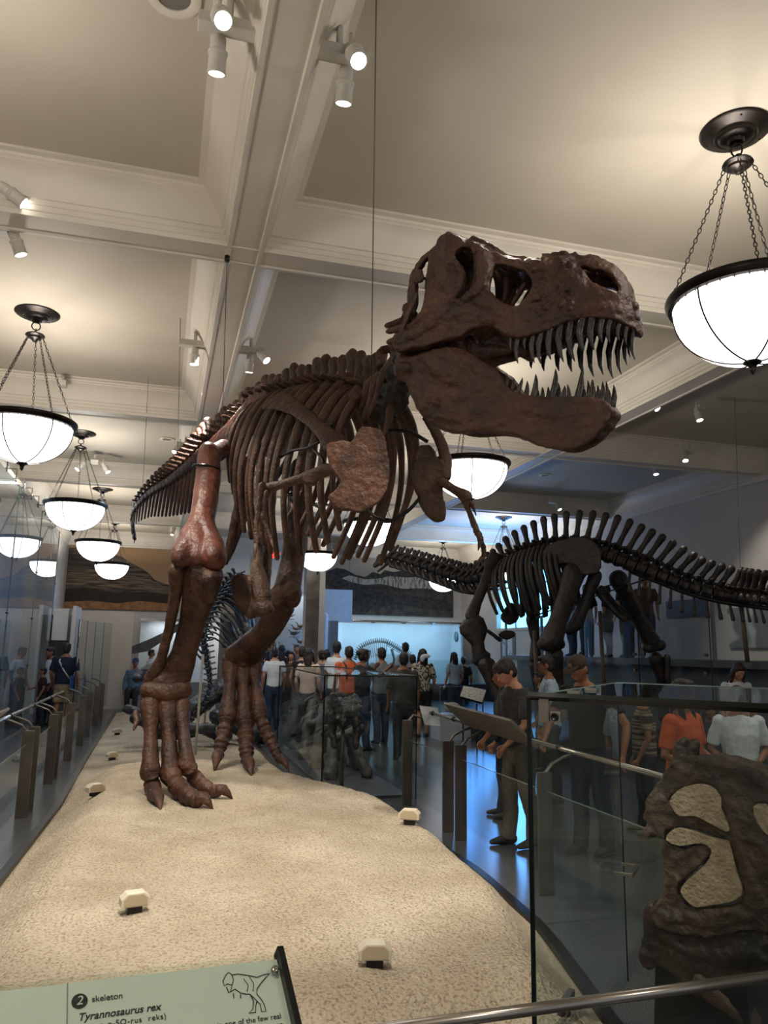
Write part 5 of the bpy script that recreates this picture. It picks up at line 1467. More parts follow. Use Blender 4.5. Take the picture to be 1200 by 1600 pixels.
# central partition with the small drawing
PY = 20.5
pw0, pw1 = at(338, 1100, y=PY).x, at(408, 900, y=PY).x
panelbox('partition_wall', 'beige upper partition between the tyrannosaur thighs', 'partition', V((at(268, 955, y=22).x, 22, 2.55)), V((at(392, 955, y=22).x, 22.2, at(350, 896, y=22).z)), mat('beige_wall', '#b9ab99', '#b0a290', 1, rough=.7))
tp = thing('title_wall', 'grey title wall with a small white dinosaur drawing behind the left leg', 'sign', ((pw0+pw1)/2, PY, 0))
MB().bb((pw0, PY, 0), (pw1, PY+.25, at(370, 958, y=PY).z)).build('wall_panel', mat('grey_title_wall', '#77736c', '#6e6a63', 1, rough=.6), tp, smooth=False)
WI = mat('white_ink', '#d8d6d0', rough=.6)
dw = MB()
T_ = [[(352,985),(356,982),(362,983),(370,984),(376,988),(372,992),(376,997),(374,1000)], [(362,983),(360,990),(364,996),(362,1000)], [(352,985),(354,988),(358,989)], [(368,992),(370,998)], [(370,984),(377,981)]]
for L_ in T_: dw.tube([at(x, y_, y=PY-.01) for x, y_ in L_], .012, 5)
dw.build('dinosaur_drawing', WI, tp, smooth=False)
c_ = bpy.data.curves.new('tmp', 'FONT'); c_.body = 'CARNOSAURS'; c_.size = .24; c_.extrude = .003
o_ = bpy.data.objects.new('tmp', c_); col.objects.link(o_); tv, tf = temp_eval(o_)
a = at(346, 1012, y=PY-.01)
MB().add([a+V((v.x, 0, v.y)) for v in tv], tf).build('title_lettering', WI, tp, smooth=False)
# stone column
cl = MB(); ca, cb = at(476, 1000, y=20.6), at(497, 1000, y=20.6)
cl.bb((ca.x, 20.6, 0), (cb.x, 21.0, 4.6)); struct(cl.build('trim_%d' % n, mat('brown_stone_column', '#75695c', '#5a5046', 3, rough=.25), smooth=False)); n += 1
cl = MB().bb((cb.x, 20.62, 0), (at(506, 1000, y=20.6).x, 20.98, 4.6)); struct(cl.build('trim_%d' % n, WALLM, smooth=False)); n += 1
# EXIT sign and doorway beyond
t = thing('exit_sign', 'small red EXIT sign high on the far wall beside the left thigh', 'sign', at(431, 868, y=26.5))
e0 = at(424, 874, y=26.5); e1 = at(439, 862, y=26.5)
MB().bb((e0.x, 26.5, e0.z), (e1.x, 26.6, e1.z)).build('sign_box', mat('sign_white', '#e8e2dc', rough=.4), t, smooth=False)
c_ = bpy.data.curves.new('tmp', 'FONT'); c_.body = 'EXIT'; c_.size = (e1.z-e0.z)*.8; c_.extrude = .002; c_.offset = .006
o_ = bpy.data.objects.new('tmp', c_); col.objects.link(o_); tv, tf = temp_eval(o_)
wtx = max(v.x for v in tv); k_ = (e1.x-e0.x)*.86/wtx
MB().add([V((e0.x+.02+v.x*k_, 26.495, e0.z+(e1.z-e0.z)*.22+v.y)) for v in tv], tf).build('lettering', emit('exit_red', (.9, .06, .03), 1.2), t, smooth=False)
panelbox('framed_poster', 'grey and white poster on the far wall by the EXIT sign', 'poster', at(392, 897, y=26.55), at(420, 870, y=26.55)+V((0, .05, 0)), mat('poster_grey', '#8a96a3', '#d8dce0', 5, rough=.6))
# bird display: pale blue wall with small bird skeletons on arms
bd = thing('bird_display', 'pale blue wall display of small bird skeletons left of the stone column', 'display', (at(445, 1000, y=24.5).x, 24.5, 0))
b0, b1 = at(408, 1060, y=24.5), at(476, 905, y=24.5)
MB().bb((b0.x, 24.5, 0), (b1.x, 24.6, at(440, 930, y=24.5).z)).build('back_wall', mat('pale_blue_wall', '#c9d2da', '#bfc9d2', 1, rough=.6), bd, smooth=False)
for x, y_ in ((452,962),(463,982),(470,978),(459,990),(437,975),(470,1003),(466,1012),(452,944)):
    p = at(x, y_, y=24.25); m_ = MB()
    m_.ell(p, (.12, .05, .05), nu=8, nv=5); m_.tube([p+V((-.08, 0, .02)), p+V((-.14, 0, .1)), p+V((-.2, 0, .12))], [.02, .015, .006], 6); m_.tube([p+V((.08, 0, 0)), p+V((.2, 0, .05))], [.02, .005], 6)
    for q in (-.02, .02): m_.tube([p+V((q, 0, 0)), p+V((q, 0, -.1))], .008, 5)
    m_.box(p+V((0, 0, -.11)), (.3, .12, .015))
    m_.build('bird_skeleton', mat('tan_small_bone', '#6c6256', rough=.6), bd)
    MB().tube([p+V((0, 0, -.11)), p+V((0, .3, -.11)), ], .01, 5).build('bracket', STEEL, bd)
m_ = MB().tube(catmull([at(x, y_, y=24.2) for x, y_ in ((424,1035),(424,1012),(428,1000),(430,985),(426,977),(422,984))], 5), [.09]*6+[.06]*6+[.035]*14, 8, rnd=True)
m_.build('upright_bird', mat('orange_brown_bone', '#84644a', rough=.6), bd)
# white square panel, side cylinder kiosk and the long blue lit display
hq0, hq1 = at(502, 971, y=23.6), at(551, 922, y=23.6)
hpn = thing('hanging_panel', 'blank white square panel overlapping the grey mural', 'panel', (hq0+hq1)/2)
MB().bb(hq0, hq1+V((0, .08, 0))).build('board', mat('bluish_white', '#dfe6ee', rough=.6), hpn, smooth=False)
for x_ in (hq0.x+.1, hq1.x-.1): MB().tube([V((x_, 23.64, hq1.z)), V((x_, 23.64, CZ))], .006, 5).build('hanging_wire', WIRE, hpn)
panelbox('kiosk', 'tall narrow white kiosk right of the stone column', 'kiosk', V((at(496, 1000, y=22.2).x, 22.2, 0)), V((at(513, 1000, y=22.2).x, 22.8, at(505, 957, y=22.2).z)), mat('bluish_white', '#dfe6ee'), bevel=.1)
panelbox('kiosk', 'grey kiosk beside the blue lit display', 'kiosk', V((at(515, 1000, y=22.6).x, 22.6, 0)), V((at(528, 1000, y=22.6).x, 23.2, at(520, 970, y=22.6).z)), mat('kiosk_grey', '#7d8184', rough=.5))
ld = thing('lit_display_case', 'long display case glowing pale blue on the far side of the hall', 'glass case', (7.4, 25.4, 0))
l0, l1 = at(528, 1045, y=25.3), at(715, 974, y=25.3)
zt_ = at(600, 973, y=25.0).z
MB().bb((l0.x, 25.9, .35), (l1.x, 26.0, zt_)).build('back_panel', mat('blue_white_backing', '#c3dced', '#b6d2e6', .8, rough=.7), ld, smooth=False)
MB().bb((l1.x-.03, 24.9, .35), (l1.x+.03, 26.0, zt_)).build('end_panel', mat('blue_white_backing', ''), ld, smooth=False)
MB().bb((l0.x, 24.8, 0), (l1.x, 26.0, .35)).build('case_base', mat('mid_grey', ''), ld, smooth=False)
tb = MB().tube([V((l0.x, 24.85, zt_+.04)), V((l1.x, 24.85, zt_+.04))], .03, 8); tb.build('top_rail', STEEL, ld)
for k in range(4):
    xa = l0.x+(l1.x-l0.x)*k/4; xb = l0.x+(l1.x-l0.x)*(k+1)/4
    MB().flat([V((xa+.01, 24.85, .35)), V((xb-.01, 24.85, .35)), V((xb-.01, 24.85, zt_)), V((xa+.01, 24.85, zt_))]).build('front_pane', GLASS, ld, smooth=False)
    MB().box((xb-.02, 24.8, zt_+.0), (.12, .1, .06)).build('pane_clip', STEEL, ld, smooth=False)
area('display_or_fill_light', (7.3, 25.0, zt_-.02), (7.3, 25.9, .8), 34, 4.4, .15, (.62, .86, 1.0))
area('display_or_fill_light', (1.2, 25.9, 2.38), (1.2, 26.3, .8), 25, 3.0, .1, (.9, .95, 1.0))
area('display_or_fill_light', (at(442, 900, y=24.2).x, 23.9, 4.2), (at(442, 900, y=24.5).x, 24.5, 2.2), 45, 2.2, .15, (1, .97, .92))  # unseen fill light added to lift the bird display wall
area('tall_case_light', (-2.75, 14.2, 4.35), (-2.85, 14.2, .3), 150, .15, 9.5, (.72, .86, 1.0))
ds = MB().lathe([(0, 0), (.17, 0), (.17, .012), (0, .012)], V((l1.x-.06, 25.3, 2.1)), 24, (-1, 0, 0)); ds.build('emblem_disc', mat('emblem_blue', '#5f86a8', rough=.5), ld)
# the small pale skeleton in that case
sm = thing('small_skeleton', 'small arched skeleton in the blue lit display case', 'dinosaur skeleton', (6.9, 25.4, .4))
cc = catmull([at(x, y_, y=25.35) for x, y_ in ((556,1030),(562,1015),(572,1008),(588,1003),(602,1004),(615,1010),(628,1018),(640,1024))], 6)
for i, fr in enumerate(frames(cc, 34)):
    mb = MB(); vertebra(mb, fr, .055, .035, .08, .03, .03, .06 if i > 20 else 0, seg=6); mb.build('vertebra', mat('grey_blue_bone', '#59636c', '#40484f', 8, rough=.6), sm)
for i, fr in enumerate(frames(cc, 34)[6:20]):
    P = ribpts(fr, 1, .2, .5, .05); MB().tube(P, .011, 5).build('rib', mat('grey_blue_bone', ''), sm)
MB().tube([at(577,1016,y=25.3), at(574,1035,y=25.3), at(578,1055,y=25.3)], [.05, .04, .04], 8).build('hind_leg', mat('grey_blue_bone', ''), sm)
MB().tube([at(612,1014,y=25.3), at(616,1030,y=25.3), at(613,1050,y=25.3)], [.05, .04, .04], 8).build('front_leg', mat('grey_blue_bone', ''), sm)
# right hand far corner: framed picture, glass cases, tables
fp = thing('framed_picture', 'framed grey print on the white wall right of the sauropod foreleg', 'picture', at(793, 1010, x=X1-.02))
fa_, fb_ = at(783, 1030, x=X1-.03), at(805, 1030, x=X1-.03)
ta_ = at(783, 990, x=X1-.03)
MB().bb((X1-.05, fb_.y, fa_.z), (X1, fa_.y, ta_.z)).build('frame', mat('grey_frame', '#4d555e', rough=.4), fp, smooth=False)
MB().bb((X1-.056, fb_.y+.15, fa_.z+.1), (X1-.048, fa_.y-.15, ta_.z-.1)).build('print', mat('print_grey', '#c9ccce', '#8d9194', 6, rough=.6, contrast=(.5, .62)), fp, smooth=False)
def vitrine(name, label, c, d, zb, z1, base, cat='glass case'):
    c = V(c); t = thing(name, label, cat, c)
    MB().bb(c-V((d[0]/2, d[1]/2, 0)), c+V((d[0]/2, d[1]/2, zb))).build('base', base, t, smooth=False)
    P = [c+V((sx*d[0]/2, sy*d[1]/2, 0)) for sx, sy in ((-1, -1), (1, -1), (1, 1), (-1, 1))]
    for k in range(4):
        MB().flat([P[k]+UP*zb, P[(k+1) % 4]+UP*zb, P[(k+1) % 4]+UP*z1, P[k]+UP*z1]).build('side_pane', GLASS, t, smooth=False)
        MB().tube([P[k]+UP*zb, P[k]+UP*z1], .008, 4).build('edge', mat('pale_glass_edge', ''), t, smooth=False)
    MB().flat([p+UP*z1 for p in P]).build('top_pane', GLASS, t, smooth=False)
    return t
DB = mat('slate_base', '#3b4047', '#2f343a', 2, rough=.4)
vitrine('display_case', 'low dark based vitrine far right of the woman with the white hair bow', (7.6, 19.9+.5, 0), (2.2, .8, 0), .72, 1.35, DB)
vitrine('display_case', 'small vitrine behind the woman with the white hair bow', (6.5, 21.4, 0), (.9, .8, 0), .6, 1.5, DB)
vitrine('display_case', 'dark vitrine behind the sauropod foreleg', (9.0, 20.6, 0), (1.0, .8, 0), .72, 1.25, DB)
rt_ = vitrine('display_table', 'small glass vitrine holding a pale domed fossil beside the white reading desk', (5.35, 13.9, .32-.32), (.7, .6, 0), .45, .95, mat('white_table', '#aeb9c4', rough=.4), 'glass case')
tag(MB().ell((5.35, 13.9, .56), (.16, .12, .1)).build('domed_fossil', mat('pale_fossil', '#a89e8e', '#7c7264', 8, rough=.6)), 'pale domed fossil inside the small vitrine', 'fossil')
a = at(739, 1086, y=12.4)
a = V((4.95, 12.2, .0))
q0, q1, q2, q3 = at(718, 1088, y=11.9), at(754, 1098, y=11.9), at(760, 1078, y=12.25), at(724, 1071, y=12.25)
reading_panel([q0, q1, q2, q3], 'white printed reading desk on legs before the sauropod foreleg', pf, BLACK, .03, [(q0+V((.08, .05, -.02)), V((q0.x+.08, q0.y+.05, 0))), (q1+V((-.08, .05, -.02)), V((q1.x-.08, q1.y+.05, 0))), (q2+V((-.08, -.03, -.05)), V((q2.x-.08, q2.y-.03, 0)))])

# ================================================================== RAISED WALKWAY BEHIND THE SAUROPOD
wk = MB().bb((9.0, 9.0, 1.40), (X1, 19.4, 1.52)); 
struct(wk.build('floor_walkway', mat('walkway_grey', '#5e6266', '#4f5357', 3, rough=.4), smooth=False))
struct(MB().bb((9.35, 9.0, 0), (9.45, 19.4, 1.40)).build('wall_walkway', mat('under_walkway_grey', '#707579', '#62676b', .8, rough=.5), smooth=False))
for k in range(5):
    a, b = 9.1+k*2.06, 11.12+k*2.06
    t = thing('walkway_glass_panel', 'tall glass panel fronting the raised walkway, %s' % ['first at the right frame edge', 'second from the right', 'third from the right', 'fourth from the right', 'farthest, left behind the sauropod ribs'][k], 'glass panel', (8.97, (a+b)/2, .1), 0, 'glass panels of the raised walkway')
    MB().flat([V((8.97, a, .1)), V((8.97, b, .1)), V((8.97, b, 2.55)), V((8.97, a, 2.55))]).build('pane', GLASS, t, smooth=False)
    MB().tube([V((8.96, a, .1)), V((8.96, a, 2.55))], .012, 4).build('pane_edge', BLACK, t, smooth=False)
    for z_ in (1.3, 1.6): MB().box((8.94, a+.1, z_), (.06, .06, .05)).build('clip', STEEL, t, smooth=False)
    MB().bb((8.99, b-.02, 1.52), (9.04, b+.04, 2.5)).build('upright', mat('steel_upright', '#8c8f92', rough=.35, metal=.7), t, smooth=False)
panelbox('wall_sign', 'wide dark sign panel on the right wall below the sauropod tail', 'sign', at(1105, 962, x=X1-.04), at(1040, 940, x=X1-.04)+V((.04, 0, 0)), mat('dark_sign', '#3b3a38', rough=.5))
panelbox('case_photo_panel', 'large grey photo panel with pale silhouettes behind the walkway glass', 'panel', V((X1-.05, 9.4, 1.75)), V((X1-.01, 12.6, 2.5)), mat('silhouette_panel', '#7a7d7f', '#b5b9bb', 1.6, rough=.6, contrast=(.5, .56), detail=1))
# ================================================================== PEOPLE
SKINS = {'l': mat('light_skin', '#c08d70', '#b07d62', 6, rough=.5), 'm': mat('tan_skin', '#96654a', '#875940', 6, rough=.5), 'd': mat('brown_skin', '#6b4430', '#5d3a29', 6, rough=.5)}
def cloth(name, c, c2=None, sc_=30, **k): return mat(name, c, c2, sc_, rough=.85, bump=.15, bscale=9, **k)
HAIRM = {'k': mat('black_hair', '#16120f', '#0d0b0a', 60, rough=.45, bump=.5, bscale=90), 'b': mat('dark_brown_hair', '#2c1c12', '#1b110b', 60, rough=.5, bump=.5, bscale=90), 'g': mat('grey_hair', '#6c675f', '#4a463f', 60, rough=.6, bump=.5, bscale=90)}
JEAN = cloth('blue_jeans', '#2c3a50', '#212c3e'); KHAKI = cloth('khaki_cloth', '#a58d6c', '#96805f'); DKP = cloth('charcoal_trousers', '#26272b', '#1d1e21'); GREYP = cloth('grey_trousers', '#59564f', '#4c4942')
BLK = cloth('black_cloth', '#101113', '#0b0c0d'); NAVY = cloth('navy_cloth', '#10172c', '#0c1122'); WHT = cloth('white_cloth', '#d6d9dc', '#c8ccd0'); LBL = cloth('pale_blue_cloth', '#a9bccb', '#9bb0c1'); ORG_ = cloth('orange_cloth', '#c65a2a', '#b54f24'); GRY = cloth('grey_cloth', '#6f7378', '#63676c'); CHG = cloth('charcoal_tee', '#3f3d3b', '#353331'); PEACH = cloth('peach_cloth', '#d9bfae', '#cdb1a0'); BRN = cloth('brown_cloth', '#5f4534', '#513a2b')
PLAID = cloth('dark_red_plaid', '#3d1713', '#1a1312', 14, contrast=(.48, .52)); FLORAL = cloth('cream_floral', '#a8a292', '#2d2f2a', 22, contrast=(.5, .55)); STRIPE = cloth('striped_knit', '#8a7a62', '#2f2320', 3, contrast=(.49, .51), stretch=(.3, .3, 9))
SHOE = mat('dark_shoe', '#2b2622', '#201c19', 8, rough=.6); SHOEW = mat('pale_shoe', '#b6b2aa', '#a29e96', 8, rough=.6)
def person(loc, rz, h, label, top, bottom, hair='k', style='short', skin='l', shoes=SHOE, vox=.014, armL=None, armR=None, hp=0, hy=0, lean=0, legs='long', wide=1.0, sleeve=.5, sit=False, step=.05, extra=None, cap=None, face=False, group=None, skirt=False):
    k = h/1.75
    t = thing('person', label, 'person', loc, rz, group, local=True)
    sk = SKINS[skin]; b = MB(); sh = MB(); tr = MB(); w_ = wide
    zh = .92 if not sit else .5
    L = lambda z_: V((0, lean*(z_-zh), z_-abs(lean)*.15*(z_-zh)))
    up_ = zh-.92
    hip = L(zh); chest = L(1.28+up_); shz = L(1.42+up_); neck = L(1.47+up_)
    # legs
    foots = []
    for q in (-1, 1):
        if sit: P = [V((q*.09, 0, .5)), V((q*.1, .4, .5)), V((q*.1, .42, .26)), V((q*.1, .4, .08))]
        else: P = [V((q*.09, 0, .92)), V((q*.1, q*step*.4+.02, .5)), V((q*.1, q*step*.8-.02, .28)), V((q*.105, q*step, .08))]
        b.tube(P, [.08, .058, .052, .036], 10, rnd=True)
        f0 = P[-1]
        foots.append(f0)
        if legs == 'long': tr.tube([P[0], P[0].lerp(P[1], .5), P[1], P[2], P[3]+V((0, 0, -.03))], [(.098*w_, .105), (.092, .1), (.078, .08), (.07, .072), (.065, .07)], 12)
        elif legs == 'shorts': tr.tube([P[0], P[0].lerp(P[1], .5), P[1]+V((0, 0, .03))], [(.1, .105), (.098, .1), (.09, .095)], 12)
    if skirt: tr.tube([V((0, 0, 1.0)), V((0, 0, .9)), V((0, 0, .62))], [(.14, .11), (.18, .14), (.19, .15)], 16)
    tr.tube([hip+V((0, 0, .1)), hip+V((0, 0, .0)), hip+V((0, .0 if not sit else .05, -.09))], [(.15*w_, .112*w_), (.17*w_, .125*w_), (.15*w_, .12*w_)], 14, rnd=True)
    b.tube([hip, L(1.05+up_), chest, shz], [(.14, .1), (.12, .09), (.15, .1), (.13, .08)], 12, rnd=True)
    fat = w_
    sh.tube([L(.90+up_), L(1.0+up_), L(1.1+up_), chest, L(1.385+up_), L(1.44+up_), L(1.475+up_)], [(.168*fat, .13*fat), (.165*fat, .13*fat), (.155*fat, .125*fat), (.18*w_, .13*fat), (.205*w_, .11), (.135, .085), (.075, .07)], 16)
    # arms
    for q, A in ((-1, armL), (1, armR)):
        S = L(1.405+up_)+V((q*.185*w_, 0, 0))
        e, hd_ = A or (V((q*.05, -.03, -.28)), V((q*.05, .09, -.52)))
        e = S+V(e); hn_ = S+V(hd_)
        b.tube([S+V((-q*.015, 0, -.012)), S.lerp(e, .5), e, e.lerp(hn_, .35), hn_], [.042, .045, .038, .038, .024], 10, rnd=True)
        se = S.lerp(e, sleeve*1.35) if sleeve <= .75 else e
        P = [S+V((-q*.03, 0, .01)), S.lerp(se, .5), se]; rr_ = [.063*max(1, w_*.97), .064, .062]
        if sleeve > .75: P += [e.lerp(hn_, .5), e.lerp(hn_, .93)]; rr_ += [.05, .036]
        if sleeve > 0: sh.tube(P, rr_, 12, rnd=False)
        sh.ell(S+V((-q*.012, 0, -.004)), .064*max(1, w_*.97))
        d = (hn_-e).normalized(); sd = d.cross(V((q, 0, .01))).normalized(); up2 = sd.cross(d)
        pc = hn_+d*.045; b.ell(pc, (.03, .02, .045), V((0, 0, 1)).rotation_difference(d).to_matrix(), nu=8, nv=6)
        b.tube([hn_, pc+d*.03], [(.024, .018), (.036, .015)], 8, up=up2)
        for j in range(4):
            o_ = sd*(-.027+.018*j); ln_ = (.062, .072, .068, .052)[j]
            f0 = pc+d*.032+o_; f1 = f0+d*ln_*.5-up2*q*.006; f2 = f1+d*ln_*.4-up2*q*.022
            b.tube([f0, f1, f2], [.0095, .009, .0075], 6, rnd=True)
        b.tube([pc-d*.01+sd*.028, pc+d*.02+sd*.048-up2*q*.008, pc+d*.05+sd*.05-up2*q*.018], [.012, .0105, .009], 6, rnd=True)
    # head
    hm = Matrix.Rotation(hy, 3, 'Z') @ Matrix.Rotation(-hp, 3, 'X')
    nk = neck+V((0, .01+lean*.02, .04)); hc = nk+hm @ V((0, .015, .125))
    Hh = lambda x, y_, z_: hc+hm @ V((x, y_, z_))
    b.tube([neck+V((0, -.01, -.06)), nk, Hh(0, -.02, -.06)], [(.07, .06), .054, .052], 10)
    b.ell(hc, (.075, .094, .105), hm); b.ell(Hh(0, .03, -.055), (.052, .058, .058), hm); b.ell(Hh(0, .052, -.088), (.026, .026, .022), hm)
    b.tube([Hh(0, .088, .015), Hh(0, .103, -.018), Hh(0, .112, -.032)], [.009, .012, .013], 8, rnd=True)
    b.ell(Hh(0, .084, .032), (.05, .014, .012), hm); b.ell(Hh(0, .088, -.058), (.022, .012, .006), hm); b.ell(Hh(0, .086, -.07), (.019, .012, .007), hm)
    for q in (-1, 1):
        b.ell(Hh(q*.078, -.008, -.01), (.012, .02, .032), hm, nu=8, nv=6)
    bo = b.build('body', sk, t, remesh=vox, smo=1)
    if face:
        for q in (-1, 1):
            MB().ell(Hh(q*.03, .089, .008), (.013, .007, .008), hm, 8, 6).build('eye', mat('eye_white', '#c9c2b8', rough=.3), t)
            MB().ell(Hh(q*.03, .0945, .008), (.006, .003, .006), hm, 8, 6).build('iris', mat('dark_iris', '#1c120c', rough=.2), t)
            MB().tube([Hh(q*.015, .096, .027), Hh(q*.03, .096, .032), Hh(q*.048, .086, .027)], .0035, 6).build('eyebrow', HAIRM[hair], t)
        MB().tube([Hh(-.022, .094, -.063), Hh(0, .1, -.062), Hh(.022, .094, -.063)], .004, 6).build('mouth', mat('lip', '#8a4a40', rough=.5), t)
    hb = MB()
    if cap is None:
        hb.ell(Hh(0, -.018, .028), (.085, .102, .1), hm); hb.ell(Hh(0, -.04, -.02), (.078, .075, .085), hm)
        hb.ell(Hh(0, .035, .082), (.068, .058, .035), hm)
        if style == 'mop':
            hb.ell(Hh(0, .045, .07), (.08, .064, .048), hm); hb.ell(Hh(.03, .075, .05), (.04, .03, .028), hm); hb.ell(Hh(-.03, .075, .05), (.04, .03, .028), hm)
            for q in (-1, 1): hb.ell(Hh(q*.07, .0, .03), (.022, .06, .05), hm)
        if style in ('long', 'ponytail', 'bob'):
            ln_ = {'long': .36, 'ponytail': .25, 'bob': .14}[style]; wd = .085 if style != 'ponytail' else .035
            hb.tube([Hh(0, -.05, .0), Hh(0, -.075, -.08), Hh(0, -.085, -.08-ln_*.5), Hh(0, -.08, -.08-ln_)], [(wd*.9, .05), (wd, .05), (wd*.95, .035), (wd*.5, .015)], 12, rnd=True)
            if style != 'ponytail':
                for q in (-1, 1): hb.tube([Hh(q*.07, 0, .03), Hh(q*.085, 0, -.06), Hh(q*.09, .05, -.12-ln_*.5)], [.03, .034, .016], 8, rnd=True)
        if style == 'bun': hb.ell(Hh(0, -.12, .05), .045)
        hb.build('hair', HAIRM[hair], t, remesh=max(.008, vox*.8), smo=1, disp=.012, dscale=.02)
    else:
        hb.ell(Hh(0, -.035, -.01), (.08, .075, .075), hm); hb.build('hair', HAIRM[hair], t, remesh=max(.008, vox*.8), smo=1)
        cp = MB(); cp.ell(Hh(0, -.005, .055), (.088, .108, .08), hm); cp.tube([Hh(0, .08, .05), Hh(0, .13, .045), Hh(0, .17, .03)], [(.075, .01), (.07, .009), (.045, .006)], 14, up=hm @ V((0, 0, 1)), rnd=True)
        cp.build('cap', cap, t, remesh=.007, smo=2)
    sh.build('shirt', top, t, remesh=vox, smo=2, disp=.012, dscale=.06)
    if legs != 'bare' or skirt: tr.build('skirt' if skirt else ('shorts' if legs == 'shorts' else 'trousers'), bottom, t, remesh=vox, smo=2, disp=.012, dscale=.06)
    for f0, q in zip(foots, (-1, 1)):
        f0 = V((f0.x, f0.y, 0)) if not sit else V((f0.x, .4, 0))
        MB().tube([f0+V((q*.0, -.06, .045)), f0+V((0, .02, .05)), f0+V((q*.012, .11, .036)), f0+V((q*.016, .165, .028))], [(.036, .045), (.04, .05), (.045, .034), (.036, .024)], 12, up=(0, 0, 1), rnd=True).build('shoe', shoes, t, remesh=.01, smo=1)
    if extra: extra(t, L, Hh, up_)
    t.scale = (k, k, k)
    return t
AU = lambda q, e, h_: (V(e), V(h_))
def ppos(px, top_py, Y): p = at(px, top_py, y=Y); return V((p.x, p.y, 0)), p.z
def straps(m_):
    def f(t, L, Hh, u):
        s_ = MB()
        for q in (-1, 1): s_.tube([L(1.44)+V((q*.1, .08, 0)), L(1.47)+V((q*.1, 0, .0)), L(1.40)+V((q*.1, -.125, 0)), L(1.15)+V((q*.08, -.145, 0))], [(.018, .006)]*4, 8, up=(0, 0, 1))
        s_.build('backpack_strap', m_, t)
    return f
def xbody(m_, sx=1, bag=None):
    def f(t, L, Hh, u):
        MB().tube([L(1.45)+V((sx*.09, 0, .02)), L(1.38)+V((sx*.08, -.135, 0)), L(1.2)+V((-sx*.03, -.155, 0)), L(1.0)+V((-sx*.17, -.12, 0))], [(.016, .006)]*4, 8).build('bag_strap', m_, t)
        if bag is not None: MB().box(L(.93)+V((-sx*.21, -.08, 0)), (.05, .22, .3)).build('shoulder_bag', bag, t, smooth=False, bevel=.02)
    return f
def specs(t, L, Hh, u):
    g_ = MB()
    for q in (-1, 1):
        g_.torus(Hh(q*.032, .104, .008), .021, .003, (0, 1, 0), 16, 5); g_.tube([Hh(q*.053, .1, .01), Hh(q*.08, -.01, .01)], .003, 5)
    g_.tube([Hh(-.012, .106, .012), Hh(.012, .106, .012)], .003, 5); g_.build('glasses', BLACK, t)

# the boy beside the right railing
bl, bz = ppos(806, 1040, 6.25)
person(V((3.02, 6.25, 0)), R(98), 1.57, 'teenage boy in charcoal tee looking down at the tilted panel, beside the right railing', CHG, GREYP, 'b', 'mop', 'l', SHOE, .009, armL=(V((-.03, .03, -.28)), V((.02, .2, -.46))), armR=(V((.05, .02, -.28)), V((.0, .22, -.44))), hp=.55, lean=.1, face=True, sleeve=.62, step=.07)
p_, z_ = ppos(787, 1046, 7.3)
person(p_, R(60), z_+.02, 'person in black with dark hair mostly hidden behind the boy', BLK, JEAN, 'k', 'short', 'm', vox=.012, sleeve=1, extra=xbody(mat('grey_strap', '#7d8790', rough=.6)))
p_, z_ = ppos(857, 1024, 7.9)
person(p_, R(65), z_, 'man in a pale blue shirt and glasses behind the boy, facing left', LBL, DKP, 'k', 'short', 'm', vox=.01, face=True, extra=lambda *a: (specs(*a), xbody(BLACK)(*a)), hp=.1, sleeve=.62, wide=1.08)
p_, z_ = ppos(918, 1021, 5.9)
CAPM = cloth('faded_brown_cap', '#3d3028', '#33271f')
def capbadge(t, L, Hh, u): MB().box(Hh(0, .098, .078), (.035, .012, .03)).build('cap_badge', mat('tan_patch', '#8a7a64', '#4c4034', 60), t, smooth=False)
person(p_, R(112), z_+.0, 'bearded man in a brown cap and black tee looking down behind the big glass case', BLK, JEAN, 'b', 'short', 'm', vox=.009, hp=.4, lean=.12, wide=1.2, cap=CAPM, face=True, armR=(V((.04, .16, -.24)), V((-.05, .38, -.42))), armL=(V((-.2, -.02, -.26)), V((-.25, .12, -.5))), extra=capbadge)
p_, z_ = ppos(1003, 1072, 6.4)
person(p_, R(60), z_+.02, 'person in a striped knit top behind the glass case, left of the orange tee', STRIPE, DKP, 'k', 'short', 'm', vox=.014, wide=1.1)
p_, z_ = ppos(1063, 1062, 4.75)
def sungl(t, L, Hh, u): MB().torus(L(1.25)+V((.06, .14, 0)), .02, .004, (0, 1, 0)).torus(L(1.25)+V((.11, .14, 0)), .02, .004, (0, 1, 0)).build('hanging_sunglasses', BLACK, t)
person(p_, R(205), 1.43, 'woman in an orange tee with long black hair behind the flat skull', ORG_, DKP, 'k', 'long', 'm', vox=.009, face=True, armR=(V((.08, -.02, -.27)), V((-.12, .2, -.36))), armL=(V((-.08, 0, -.26)), V((.05, .22, -.38))), wide=1.12, sleeve=.6, extra=sungl)
p_, z_ = ppos(1108, 1096, 6.4)
person(p_, R(150), z_, 'smiling woman in dark top between the orange tee and the white polo', cloth('slate_cloth', '#2d3540', '#242b35'), DKP, 'k', 'bob', 'm', vox=.012, face=True, hp=.3)
p_, z_ = ppos(1150, 1062, 5.2)
person(p_, R(165), z_-.05, 'person in a white polo shirt behind the flat skull at the right', WHT, KHAKI, 'k', 'short', 'm', vox=.009, face=True, wide=1.12, armL=(V((-.06, .0, -.27)), V((.12, .2, -.36))), armR=(V((.07, -.04, -.27)), V((.02, .16, -.4))), sleeve=.62)
p_, z_ = ppos(1148, 1034, 8.3)
person(p_, R(170), z_, 'girl with long dark hair and pale tee looking down at the far right', WHT, JEAN, 'b', 'long', 'l', vox=.011, hp=.5, face=True)
